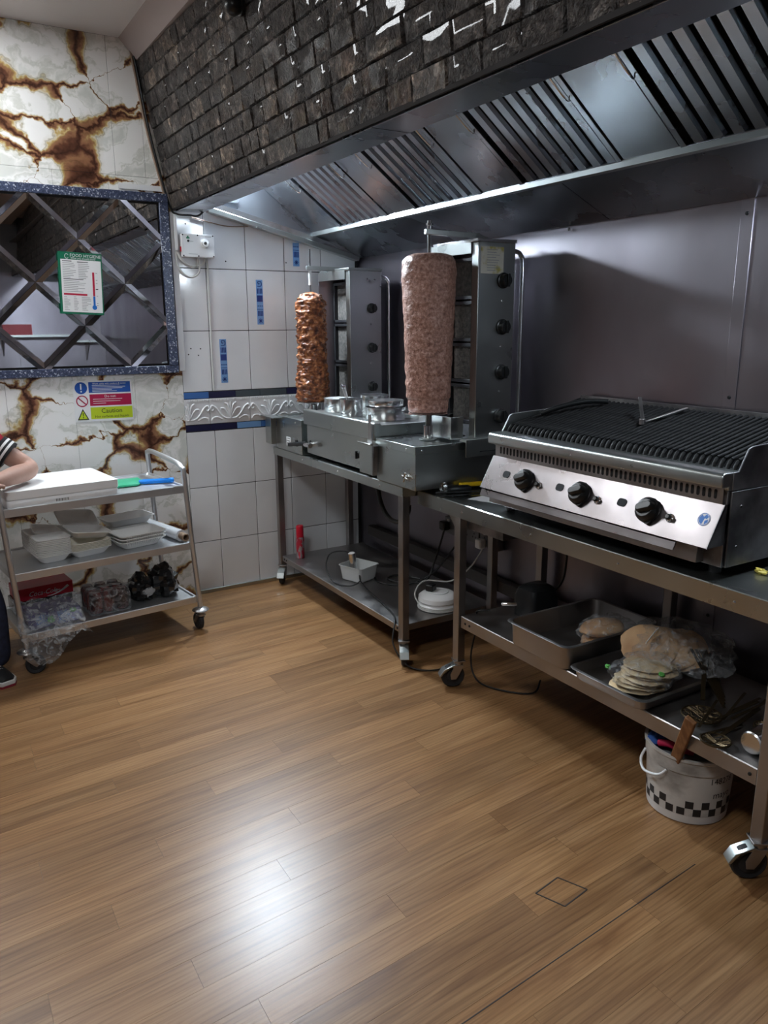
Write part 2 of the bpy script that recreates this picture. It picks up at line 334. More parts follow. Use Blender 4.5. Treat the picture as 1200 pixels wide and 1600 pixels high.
        me.materials.append(MATS[m])
        o = bpy.data.objects.new(name, me); COL.objects.link(o)
        if parent is not None: o.parent = parent; WM[o] = WM[parent].copy()
        else: o.location = org if org is not None else (0, 0, 0); WM[o] = Matrix.Translation(o.location)
        if bevel:
            b = o.modifiers.new('bevel', 'BEVEL'); b.width = bevel; b.segments = segs; b.limit_method = 'ANGLE'; b.angle_limit = math.radians(40); b.harden_normals = False
        if sub:
            b = o.modifiers.new('subdivision', 'SUBSURF'); b.levels = sub; b.render_levels = sub
        return _names(o, label, cat, group, kind)
def B(x0, x1, y0, y1, z0, z1): return MB().box(min(x0, x1), max(x0, x1), min(y0, y1), max(y0, y1), min(z0, z1), max(z0, z1))
def dup(o, parent=None, loc=None, rotz=None):
    c = o.copy(); COL.objects.link(c)
    if parent is not None: c.parent = parent
    if loc is not None: c.location = loc
    if rotz is not None: c.rotation_euler = (0, 0, rotz)
    for ch in [q for q in bpy.data.objects if q.parent == o]: dup(ch, c)
    return c
_fn = {}
def text_mb(txt, size, M, depth=.0003, align='LEFT', shear=0., bend=None, width=1.):
    cu = bpy.data.curves.new('t', 'FONT'); cu.body = txt; cu.size = size; cu.align_x = align; cu.align_y = 'CENTER'; cu.shear = shear; cu.resolution_u = 2
    ob = bpy.data.objects.new('t', cu); COL.objects.link(ob)
    me = bpy.data.meshes.new_from_object(ob)
    vs = [Vector((v.co.x*width, v.co.y, 0)) for v in me.vertices]; fs = [tuple(p.vertices) for p in me.polygons]
    bpy.data.objects.remove(ob); bpy.data.curves.remove(cu); bpy.data.meshes.remove(me)
    mb = MB(); mb.add([(bend(p) if bend else M @ p) for p in vs], fs); return mb
def plane_xz(x, z, y):   # text facing -y (towards the room) on the far wall
    return Matrix.Translation((x, y, z)) @ Matrix.Rotation(PI/2, 4, 'X')
def plane_yz(x, y, z):   # text facing -x on something along the right wall; reads towards -y
    return Matrix.Translation((x, y, z)) @ Matrix.Rotation(-PI/2, 4, 'Z') @ Matrix.Rotation(PI/2, 4, 'X')
def blob(c, sx, sy, sz, n=20, m=14, amp=.1, f=3., seed=0., flat=None):
    mb = MB(); loops = []
    for i in range(1, m):
        a = PI*i/m - PI/2; L = []
        for k in range(n):
            t = 2*PI*k/n; d = Vector((math.cos(a)*math.cos(t), math.cos(a)*math.sin(t), math.sin(a)))
            e = 1+amp*noise.noise(d*f+Vector((seed, seed*1.7, 0)))*2
            p = Vector((d.x*sx*e, d.y*sy*e, d.z*sz*e))
            if flat is not None: p.z = max(p.z, flat)
            L.append(Vector(c)+p)
        loops.append(L)
    return mb.loft(loops)
def wire(name, pts, r, m, parent=None, sub=6, n=6, **kw):
    return MB().tube(smooth(pts, sub), r, n).build(name, m, parent, sharp=80, **kw)

# ------------------------------------------------------------------ floor: sheet of printed planks, each plank a piece
floor = B(XL, W, YR, D, -.06, -.004).build('floor', 'floor_gap', kind='structure', label='oak plank effect floor')
SL, PW, C0, PL = .080, .1038, -.035, 1.015
ANG = math.atan(SL)
def clip(poly, ax, val, keep_less):
    out = []
    for i in range(len(poly)):
        a, b = poly[i], poly[(i+1) % len(poly)]
        ia = (a[ax] <= val) if keep_less else (a[ax] >= val); ib = (b[ax] <= val) if keep_less else (b[ax] >= val)
        if ia: out.append(a)
        if ia != ib:
            t = (val-a[ax])/(b[ax]-a[ax]); out.append((a[0]+t*(b[0]-a[0]), a[1]+t*(b[1]-a[1])))
    return out
OFF = {30: .34, 28: .21, 27: .57, 26: .90, 25: .43, 24: .0, 23: .71, 22: .145, 21: .47, 20: .89, 19: .29, 18: .755, 17: .095, 16: .42, 15: .96, 14: .52, 13: .25, 12: .685, 11: .515, 10: .03, 9: .335}
rotM = Matrix.Rotation(ANG, 4, 'Z'); invM = rotM.inverted()
far_mb = MB(); nplank = 0; rp_ = random.Random(3)
for k in range(-32, 46):
    off = OFF.get(k, rp_.random()*PL); c = math.cos(ANG)
    for j in range(-4, 5):
        xa, xb = off+(j-1)*PL, off+j*PL
        g = .0003
        q = []
        for x, kk in ((xa+g, k-1), (xb-g, k-1), (xb-g, k), (xa+g, k)):
            yb = kk*PW+C0+SL*x; yb += g if kk == k-1 else -g
            q.append((x, yb))
        for ax, v, less in ((0, XL, 0), (0, W, 1), (1, YR, 0), (1, D, 1)):
            q = clip(q, ax, v, less) if q else q
        if len(q) < 3: continue
        cy = sum(p[1] for p in q)/len(q); cx = sum(p[0] for p in q)/len(q)
        mb = MB().loft([[(x, y, -.004) for x, y in q], [(x, y, 0) for x, y in q]])
        if cy > .75 and cx > -1.0+.0*cy and nplank < 298:
            mb.xf(Matrix.Translation((0, 0, 0)))
            wv = mb.v
            me_l = [invM @ p for p in wv]
            mb.v = [WM[floor].inverted() @ p for p in me_l]
            o = mb.build('plank', 'oak', floor, local=True); nplank += 1
            # grain runs along the plank: rotate the piece about the floor's origin
            T = WM[floor]; o.matrix_local = T.inverted() @ rotM @ T
        else: far_mb.add(mb.v, mb.f)
far_mb.build('plank_area', 'oak', floor, kind='stuff')
# small inset cover with a dark outline, and the welded sheet seam
def flp(u): return u
cov = [(1.318, 1.382), (1.415, 1.398), (1.452, 1.318), (1.352, 1.302)]
cv = MB()
for i in range(4):
    a, b_ = cov[i], cov[(i+1) % 4]; cv.bar((a[0], a[1], .0006), (b_[0], b_[1], .0006), .0035, .001)
MB().bar((.45, 1.153+.084*(.45-.897), .0004), (1.80, 1.153+.084*(1.80-.897), .0004), .0026, .0008).build('sheet_seam', 'ink', floor, label='dark welded seam line across the floor')
cv.build('cover_outline', 'ink', floor, label='thin dark outline of a small inset floor cover')

# ------------------------------------------------------------------ walls
wall_back = B(XL-.1, W+.1, D+.006, D+.1, 0, ZC).build('wall_back', 'grout', kind='structure', label='far wall of white tiles and marble-print panels')
XT = 1.295
def piece(nm, x0, x1, z0, z1, m, y=D, t=.006, g=.0018, bev=.0015, parent=None, **kw):
    return B(x0+g, x1-g, y, y+t, z0+g, z1-g).build(nm, m, parent or wall_back, bevel=bev, **kw)
cols = [XT, 1.463, 1.698, 1.933, 2.168, 2.402]
for z0, z1 in ((.0, .314), (.314, .640), (.640, .965), (1.19, 1.525), (1.525, 1.858), (1.858, 2.19)):
    for i in range(5): piece('wall_tile', cols[i], cols[i+1], z0, z1, 'tile_white')
segs = [XT, 1.44, 1.60, 1.75, 1.92, 2.10, 2.25, 2.402]
for i in range(7):
    piece('band_tile', segs[i], segs[i+1], 1.152, 1.188, ['blue_mid', 'navy', 'slate', 'slate', 'navy', 'slate', 'navy'][i], g=.0008)
    piece('band_tile', segs[i], segs[i+1], .968, 1.004, ['navy', 'navy', 'blue_light', 'blue_mid', 'navy', 'slate', 'navy'][i], g=.0008)
def spiral(cx, cz, r0, r1, a0, turns, y, n=22):
    return [(cx+(r0+(r1-r0)*i/n)*math.cos(a0+2*PI*turns*i/n), y, cz+(r0+(r1-r0)*i/n)*math.sin(a0+2*PI*turns*i/n)) for i in range(n+1)]
bx = [XT, 1.44, 1.685, 1.93, 2.175, 2.402]
for i in range(5):
    t = piece('border_tile', bx[i], bx[i+1], 1.006, 1.150, 'tile_relief', g=.001)
    r = MB(); cxm = bx[i+1]-.1225 if i == 0 else (bx[i]+bx[i+1])/2; y = D-.0035
    lim = lambda P: [p for p in P if bx[i]+.004 < p[0] < bx[i+1]-.004]
    base = 1.022
    for sg in (-1, 1):
        for P in ([(cxm, y, base+.01), (cxm+sg*.006, y, base+.05), (cxm+sg*.018, y, base+.088), (cxm+sg*.036, y, base+.10)],
                  [(cxm, y, base+.01), (cxm+sg*.016, y, base+.04), (cxm+sg*.038, y, base+.066), (cxm+sg*.058, y, base+.068)],
                  [(cxm, y, base+.01), (cxm+sg*.030, y, base+.012), (cxm+sg*.06, y, base+.034), (cxm+sg*.085, y, base+.07), (cxm+sg*.107, y, base+.086), (cxm+sg*.118, y, base+.07), (cxm+sg*.108, y, base+.056), (cxm+sg*.10, y, base+.066)],
                  [(cxm+sg*.05, y, base+.006), (cxm+sg*.08, y, base+.02), (cxm+sg*.105, y, base+.016), (cxm+sg*.112, y, base+.002)]):
            S = lim(smooth(P, 5))
            if len(S) > 3: r.tube(S, .0058, 6)
    r.tube([(cxm, y, base+.01), (cxm, y, base+.104)], .006, 6)
    x = bx[i]+.008
    while x < bx[i+1]-.012:
        r.box(x, x+.009, D-.004, D, 1.136, 1.147); x += .0135
    r.build('scroll_relief', 'tile_relief', t, sharp=80)
# blue motif strips
for x0, z0, h in ((1.753, 1.558, .248), (1.518, 1.235, .244), (1.990, 1.887, .13)):
    t = B(x0, x0+.04, D-.0012, D, z0, z0+h).build('motif_strip', 'blue_light', wall_back)
    d = MB(); n_ = round(h/.041)
    for k in range(n_):
        zb = z0+k*h/n_; zz = h/n_; y0, y1 = D-.0022, D-.0012; q = k % 6
        if q == 0:
            for a in range(8):
                an = a*PI/4; d.bar((x0+.02, y0, zb+zz/2), (x0+.02+.014*math.cos(an), y0, zb+zz/2+.014*math.sin(an)), .0035, .001, (0, 1, 0))
        elif q in (1, 4):
            for a in range(4): d.box(x0+.005+a*.0085, x0+.0105+a*.0085, y0, y1, zb+.006, zb+zz-.006)
        elif q == 2:
            for a in range(3): d.box(x0+.005+a*.012, x0+.011+a*.012, y0, y1, zb+zz/2-.003, zb+zz/2+.003)
            d.box(x0+.002, x0+.038, y0, y1, zb+.001, zb+.004)
        elif q == 3:
            d.box(x0+.003, x0+.037, y0, y1, zb+.003, zb+zz-.003)
        else:
            d.tube(smooth([(x0+.008, y0, zb+.006), (x0+.03, y0, zb+.008), (x0+.03, y0, zb+.03), (x0+.012, y0, zb+.032), (x0+.014, y0, zb+.018), (x0+.022, y0, zb+.02)], 4), .0022, 5)
    d.build('motif_print', 'blue_dark', t)
# screw holes left in the tiles
h = MB()
for x, z in ((1.352, 1.43), (1.407, 1.428), (1.337, 1.398), (1.393, 1.392), (1.365, 2.085), (1.58, 1.90), (1.945, 1.905)):
    h.cyl((x, D-.0012, z), (x, D, z), .004, n=8)
h.build('screw_holes', 'ink', wall_back)
# marble-print panels
for x0, x1 in ((XL, -1.0), (-1.0, -.25), (-.25, .395), (.395, .715), (.715, 1.03), (1.03, XT)):
    piece('marble_panel', x0, x1, .0, 1.30, 'marble', g=.0006, bev=.0008)
    piece('marble_panel', x0, x1, 1.30, 2.30, 'marble', g=.0006, bev=.0008)
for x0, x1 in ((XL, -.6), (-.6, .35), (.35, 1.02), (1.02, 1.172), (1.172, XT+.02)):
    piece('marble_panel', x0, x1, 2.30, ZC, 'marble', g=.0008, bev=.0008, y=D-.0015*(x0 > 1))
B(1.279, 1.312, D-.012, D-.0005, 1.31, 2.14).build('trim_1', 'white_plastic', kind='structure', label='white strip between mirror frame and tiles', bevel=.002)
B(1.03, 1.285, D-.006, D-.002, 2.236, 2.262).build('trim_2', 'white_plastic', kind='structure', label='white strip above the mirror frame corner')
B(XT, W, D-.012, D-.0005, 0, .022).build('baseboard_back', 'steel', kind='structure', label='thin metal strip along the foot of the tiles', bevel=.002)
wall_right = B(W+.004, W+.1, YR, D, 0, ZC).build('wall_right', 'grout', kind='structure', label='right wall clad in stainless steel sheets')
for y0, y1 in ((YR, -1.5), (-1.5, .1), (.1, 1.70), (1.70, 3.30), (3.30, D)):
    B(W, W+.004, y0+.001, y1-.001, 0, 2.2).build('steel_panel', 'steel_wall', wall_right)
for yb in (.1, 1.70, 3.30):
    t = B(W-.004, W, yb-.024, yb+.024, .06, 1.95).build('cover_strip', 'steel_wall', wall_right, bevel=.001)
    s_ = MB()
    for z in (.5, 1.30, 1.90): s_.lathe([(.007, 0), (.006, .003), (.002, .004)], (W-.004, yb, z), 10, Matrix.Rotation(-PI/2, 4, 'Y'))
    s_.build('screw', 'black_plastic', t)
B(XL-.1, XL, YR, D, 0, ZC).build('wall_left', 'paint_wall', kind='structure', label='plain left wall outside the picture')
wr = B(XL-.1, W+.1, YR-.1, YR, 0, ZC).build('wall_rear', 'paint_wall', kind='structure', label='rear wall seen only in the mirror')
for x0, x1 in ((XL, -.7), (-.7, .3), (.3, 1.3), (1.3, W)):
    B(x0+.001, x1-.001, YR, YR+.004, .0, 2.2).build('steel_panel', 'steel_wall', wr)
ceil = B(XL, W, YR, D, ZC, ZC+.06).build('ceiling', 'ceiling', kind='structure', label='plain off-white ceiling')
MB().prism_y([(1.085, ZC), (1.165, 2.845), (1.30, 2.845), (1.30, ZC)], YR, D-.002).build('trim_3', 'ceiling_strip', kind='structure', label='sloping boxed strip between ceiling and brick front')

# ------------------------------------------------------------------ brick-effect hood front
ZB0, ZB1 = 2.150, 2.842
def FP(y, t, h=0.):                 # point on the leaning front; h = proud of the board
    xt = 1.166+.029*(4.3-y); x = 1.308+(xt-1.308)*t; n = Vector((-(ZB1-ZB0), 0, -(1.308-xt))).normalized()
    return Vector((x, y, ZB0+(ZB1-ZB0)*t))+n*h
fb = MB(); ys = [YR+.002+(D-.005-YR)*i/60 for i in range(61)]
fb.loft([[FP(y, q/8, -.001) for q in range(9)]+[FP(y, 1, -.03), FP(y, 0, -.03)] for y in ys])
fascia = fb.build('wall_brick_front', 'brick_gap', kind='structure', label='leaning dark brick-effect front above the extractor hood')
NC = 9; rb = random.Random(11); nb = 0; rest = MB()
for c in range(NC):
    y = D-.004; t0, t1 = c/NC+.0015, (c+1)/NC-.0015
    y -= rb.uniform(0, .05) if c % 2 else 0
    first = True
    ycur = D-.004
    while ycur > YR+.01:
        wdt = rb.choice((.075, .10, .12, .14, .16, .19, .21))*rb.uniform(.9, 1.1)
        if first and c % 2: wdt *= .5
        first = False
        ye = max(ycur-wdt, YR+.004)
        if ycur-ye < .02: break
        nx, nz = 5, 4; mb = MB(); vs = []; pr = rb.uniform(.007, .011); sd = rb.uniform(0, 99)
        for j in range(nz+1):
            for i in range(nx+1):
                u, v = i/nx, j/nz
                edge = i in (0, nx) or j in (0, nz)
                u2 = .03+(u-.2)*(.94/.6) if 0 < i < nx else u
                v2 = .05+(v-.25)*(.90/.5) if 0 < j < nz else v
                yy = ycur-.001-(ycur-ye-.002)*u2; tt = t0+(t1-t0)*v2
                hh = 0 if edge else pr+.006*noise.noise(Vector((yy*22+sd, tt*14, sd)))
                vs.append(FP(yy, tt, hh))
        fs = [(j*(nx+1)+i, j*(nx+1)+i+1, (j+1)*(nx+1)+i+1, (j+1)*(nx+1)+i) for j in range(nz) for i in range(nx)]
        if ye > .75 and nb < 300: MB().add(vs, fs).build('brick', 'brick', fascia, sharp=60); nb += 1
        else: rest.add(vs, fs)
        ycur = ye-.001
rest.build('brick_area', 'brick', fascia, kind='stuff', sharp=60)
# ragged lower edge of the brick sheet
rg = MB(); L = []
y = D-.01
while y > YR+.1:
    L.append(y); y -= .06
rg.loft([[FP(q, -.004, .001), FP(q, -.004, .010+.004*noise.noise(Vector((q*9, 0, 0)))), FP(q, .012+.008*noise.noise(Vector((q*6, 3, 0))), .012), FP(q, .02, .001)] for q in L])
rg.build('sheet_edge', 'brick_gap', fascia)

# ------------------------------------------------------------------ extractor hood
hood = thing('extractor_hood', (1.85, 1.5, 1.945), 'long stainless steel extractor hood with slotted filters under the brick front', 'hood')
HY0, HY1 = YR+.01, D-.02
MB().prism_y([(1.312, 2.150), (1.312, 2.142), (1.452, 2.142), (1.452, 2.172), (1.446, 2.172), (1.446, 2.150)], HY0, HY1).build('front_lip', 'steel_hood', hood, bevel=.0015)
for yb in (2.245,):
    B(1.3125, 1.452, yb-.0012, yb+.0012, 2.1412, 2.1422).build('lip_joint', 'dark_void', hood)
ep = MB().loft([[(x, yy, z) for x, z in ((1.30, 2.152), (1.46, 2.165), (2.40, 1.945), (2.40, 2.62), (1.30, 2.62))] for yy in (D-.019, D-.008)])
ep.build('end_plate', 'steel_hood', hood)
MB().bar((1.478, D-.038, 2.160), (2.40, D-.038, 1.940), .045, .028, (0, 0, 1)).build('end_channel', 'steel', hood, bevel=.003)
MB().bar((1.478, D-.052, 2.190), (2.40, D-.052, 1.965), .004, .03, (0, 0, 1)).build('channel_lip', 'steel_bright', hood)
# a shallow rounded raised plate on the end plate
MB().loft([[(x, yy, z) for x, z in rrect(1.585, 2.235, .17, .062, .02)] for yy in (D-.030, D-.019)]).build('end_pad', 'steel_hood', hood, bevel=.003)
LX, LZ = 2.130, 2.066
MB().prism_y([(LX-.022, LZ-.012), (LX+.012, LZ-.012), (LX+.012, LZ-.006), (LX-.016, LZ-.006), (LX-.016, LZ+.012), (LX-.022, LZ+.012)], HY0, HY1).build('filter_ledge', 'steel', hood, bevel=.001)
MB().prism_y([(LX+.008, LZ-.008), (LX+.014, LZ-.004), (W-.004, 1.951), (W-.004, 1.945), (W-.022, 1.945)], HY0, 2.283).build('back_panel', 'steel_hood', hood)
MB().prism_y([(LX+.008, LZ-.008), (LX+.014, LZ-.004), (W-.004, 1.951), (W-.004, 1.945), (W-.022, 1.945)], 2.287, HY1).build('back_panel', 'steel_hood', hood)
B(1.25, W-.004, HY0, HY1, 2.62, 2.626).build('light_block_plate', 'steel_dull', hood)  # unseen sheet added to stop light leaking through the hood
dS, dN = Vector((-.808, 0, .589)), Vector((-.589, 0, -.808))
def FQ(y, s, h=0.): return Vector((LX-.012, y, LZ+.004))+dS*s+dN*h
SLEN = .80
MB().loft([[FQ(y, s, -.032) for s in (0, SLEN)]+[FQ(y, s, -.036) for s in (SLEN, 0)] for y in (HY0, HY1)]).build('filter_gap_shade', 'dark_void', hood)  # near-black sheet stands in for the shade behind the baffles
def slab(y0, y1, s0, s1, h0, h1): return MB().loft([[FQ(y0, s0, h), FQ(y1, s0, h), FQ(y1, s1, h), FQ(y0, s1, h)] for h in (h0, h1)])
def blank(y0, y1):
    o = slab(y0+.004, y1-.004, 0, SLEN, -.004, .0).build('blank_panel', 'steel_hood', hood, bevel=.001)
    return o
def filt(y0, y1):
    f = slab(y0+.003, y0+.024, 0, SLEN, -.03, .004); f2 = slab(y1-.024, y1-.003, 0, SLEN, -.03, .004); f.add(f2.v, f2.f)
    f3 = slab(y0+.024, y1-.024, 0, .012, -.03, .004); f.add(f3.v, f3.f)
    fr = f.build('filter', 'steel_hood', hood, bevel=.0012)
    n_ = 7; p = (y1-y0-.05)/n_
    for k in range(n_):
        a = y0+.025+k*p; w_ = p*.66
        pts = lambda s: [FQ(a+w_*q, s, hh) for q, hh in ((0, -.012), (.12, .001), (.88, .001), (1, -.012), (.8, -.010), (.2, -.010))]
        MB().loft([pts(.012), pts(SLEN)]).build('baffle', 'steel_hood', fr, sharp=25)
    for yy in (y0+.016, y1-.016):
        s0 = .30; hk = MB()
        hk.tube(smooth([FQ(yy, s0, .004), FQ(yy, s0, .022), FQ(yy, s0+.10, .022), FQ(yy, s0+.10, .004)], 4), .0025, 6)
        hk.build('handle', 'chrome', fr)
y = 3.97; blank(3.97, HY1)
while y > HY0+.75:
    filt(y-.517, y); blank(y-.745, y-.517); y -= .745
# screws along the lip and wall
MB().lathe([(.006, 0), (.006, .006), (.004, .012), (.001, .013)], (W-.012, 2.51, 1.925), 10).build('hanging_bolt', 'screw', hood)

# ------------------------------------------------------------------ lamps that light the place
def bulkhead(label, c, sx, sy, sz, em, M=None, cat='lamp'):
    t = thing('hood_lamp', c, label, cat)
    def put(mb): return mb.xf(Matrix.Translation(c) @ (M or Matrix()))
    put(MB().loft([[(x, y, z) for x, y in rrect(0, 0, sx, sy, .03)] for z in (0, sz*.35)])).build('lamp_base', 'frame_plastic', t)
    put(MB().loft([[(x, y, z) for x, y in rrect(0, 0, sx-.02-g, sy-.02-g, .028)] for z, g in ((sz*.35, 0), (sz*.8, .005), (sz, .03))])).build('diffuser', em, t, sharp=60)
    return t
bulkhead('bulkhead lamp at the far end inside the hood, hidden behind the lip', (1.60, D-.022, 2.345), .26, .11, .06, 'lamp_on_far', Matrix.Rotation(PI/2, 4, 'X'))
nB = Vector((-.365, 0, -.931)); tB = Vector((.931, 0, -.365))
bulkhead('bulkhead lamp under the hood back panel, just right of the picture', (2.25, 1.30, 2.008), .085, .20, .05, 'lamp_on_near', Matrix(((tB.x, 0, nB.x), (0, -1, 0), (tB.z, 0, nB.z))).to_4x4())
for i, (x, y) in enumerate(((-.06, 3.72), (-.35, .9))):
    t = thing('ceiling_light', (x, y, ZC-.03), ['square ceiling light panel above the trolley', 'square ceiling light panel above the camera', 'square ceiling light panel at the rear of the room'][i], 'ceiling light', group='ceiling light panels')
    fr = B(x-.30, x+.30, y-.30, y+.30, ZC-.012, ZC-.0005).build('frame', 'frame_plastic', t)
    B(x-.285, x+.285, y-.285, y+.285, ZC-.016, ZC-.0125).build('diffuser', 'lamp_on_ceiling', t)

# ------------------------------------------------------------------ benches
def caster(parent, x, y, ztop, yaw=0., rw=.045, brake=True):
    ztop = max(ztop, 2*rw+.026)-.004
    M = Matrix.Translation((x, y, 0)) @ Matrix.Rotation(yaw, 4, 'Z')
    f = MB()
    f.box(-.026, .026, -.026, .026, ztop-.006, ztop); f.cyl((0, 0, ztop-.006), (0, 0, ztop-.022), .021, n=14)
    for s in (-1, 1):
        f.loft([[(px, s*(.019+q), pz) for px, pz in ((-.02, ztop-.022), (.022, ztop-.022), (.040, rw+.012), (.036, rw-.012), (.014, rw-.012), (.0, rw+.01))] for q in (0, .003)])
    f.box(-.02, .022, -.021, .021, ztop-.026, ztop-.022)
    fork = f.xf(M).build('caster', 'steel_dull', parent, bevel=.001)
    cx = .025
    w = MB().lathe([(.004, -.014), (rw*.55, -.014), (rw*.60, -.010), (rw*.9, -.013), (rw, -.008), (rw, .008), (rw*.9, .013), (rw*.60, .010), (rw*.55, .014), (.004, .014)], (cx, 0, rw), 24, Matrix.Rotation(PI/2, 4, 'X'))
    w.xf(M).build('wheel', 'black_rubber', fork, sharp=40)
    if brake:
        b = MB().loft([[(px, s, pz) for px, pz in ((.070, rw+.034), (.088, rw+.004), (.080, rw+.002), (.052, ztop-.036), (.0, ztop-.024), (.018, ztop-.016))] for s in (-.022, .022)])
        b.xf(M).build('brake_pedal', 'steel', fork, bevel=.002)
    return fork
def bench(label, x0, x1, y0, y1, zt, lip, zs, slip, legs, sy0, sy1, zl=.118, lw=.038):
    t = thing('steel_bench', ((x0+x1)/2, (y0+y1)/2, 0), label, 'bench')
    top = MB().prism_y([(x0, zt-.003), (x0+.003, zt), (x1, zt), (x1, zt-lip), (x1-.003, zt-lip), (x1-.003, zt-.004), (x0+.003, zt-.004), (x0+.003, zt-lip+.002), (x0+.012, zt-lip+.002), (x0+.012, zt-lip), (x0, zt-lip)], y0, y1)
    top.box(x0+.003, x1-.003, y0, y0+.002, zt-lip, zt-.004); top.box(x0+.003, x1-.003, y1-.002, y1, zt-lip, zt-.004)
    tp = top.build('bench_top', 'steel', t)
    s_ = MB()
    yy = y0+.2
    while yy < y1-.1:
        s_.lathe([(.005, 0), (.004, .002), (.001, .003)], (x0, yy, zt-lip*.55), 10, Matrix.Rotation(-PI/2, 4, 'Y')); yy += .42
    s_.build('screw', 'screw', tp, kind='stuff')
    sh = MB().prism_y([(x0+.012, zs-.003), (x0+.015, zs), (x1-.012, zs), (x1-.012, zs-slip), (x1-.015, zs-slip), (x1-.015, zs-.004), (x0+.015, zs-.004), (x0+.015, zs-slip), (x0+.012, zs-slip)], sy0, sy1)
    sh.box(x0+.015, x1-.015, sy0, sy0+.002, zs-slip, zs-.004); sh.box(x0+.015, x1-.015, sy1-.002, sy1, zs-slip, zs-.004)
    so = sh.build('shelf', 'steel_dull', t)
    b_ = MB()
    for q in (sy0+.02, sy1-.03, sy1-.06): b_.lathe([(.006, 0), (.005, .003), (.001, .004)], (x0+.012, q, zs-slip/2), 8, Matrix.Rotation(-PI/2, 4, 'Y'))
    b_.build('bolt', 'black_plastic', so)
    for lx, ly in legs:
        MB().box(lx-lw/2, lx+lw/2, ly-lw/2, ly+lw/2, zl, zt-.005).build('leg', 'steel_dull', t, bevel=.003)
    return t
b1 = bench('stainless bench on castors carrying the two kebab grills', 1.805, 2.39, 2.845, 4.285, .850, .045, .178, .032,
           [(1.826, 2.868), (1.826, 4.262), (2.345, 2.868), (2.30, 4.262)], 2.89, 4.24)
for lx, ly, ya, br in ((1.826, 2.868, -2.1, True), (1.826, 4.262, -2.2, True), (2.345, 2.868, .4, False), (2.30, 4.262, .3, False)): caster(b1, lx, ly, .118, ya, .048, br)
b2 = bench('stainless bench on castors carrying the char grill', 1.880, 2.40, 1.045, 2.838, .830, .062, .336, .052,
           [(1.901, 2.54), (1.901, 1.105), (2.365, 2.54), (2.365, 1.105), (2.365, 1.83)][:5], 1.13, 2.515)
for lx, ly, ya, br in ((1.901, 2.54, 2.75, True), (1.901, 1.105, 2.55, True), (2.365, 2.54, .6, False), (2.365, 1.105, .3, False), (2.365, 1.83, .3, False)): caster(b2, lx, ly, .122, ya, .052, br)
MB().loft([[(x, y, z) for y, z in ((2.558, .768), (2.63, .768), (2.565, .70))] for x in (1.90, 1.906)]).build('gusset', 'steel_dull', b2)
B(1.93, 2.38, 2.30, 2.52, .715, .766).build('under_box', 'steel_grimy', b2)

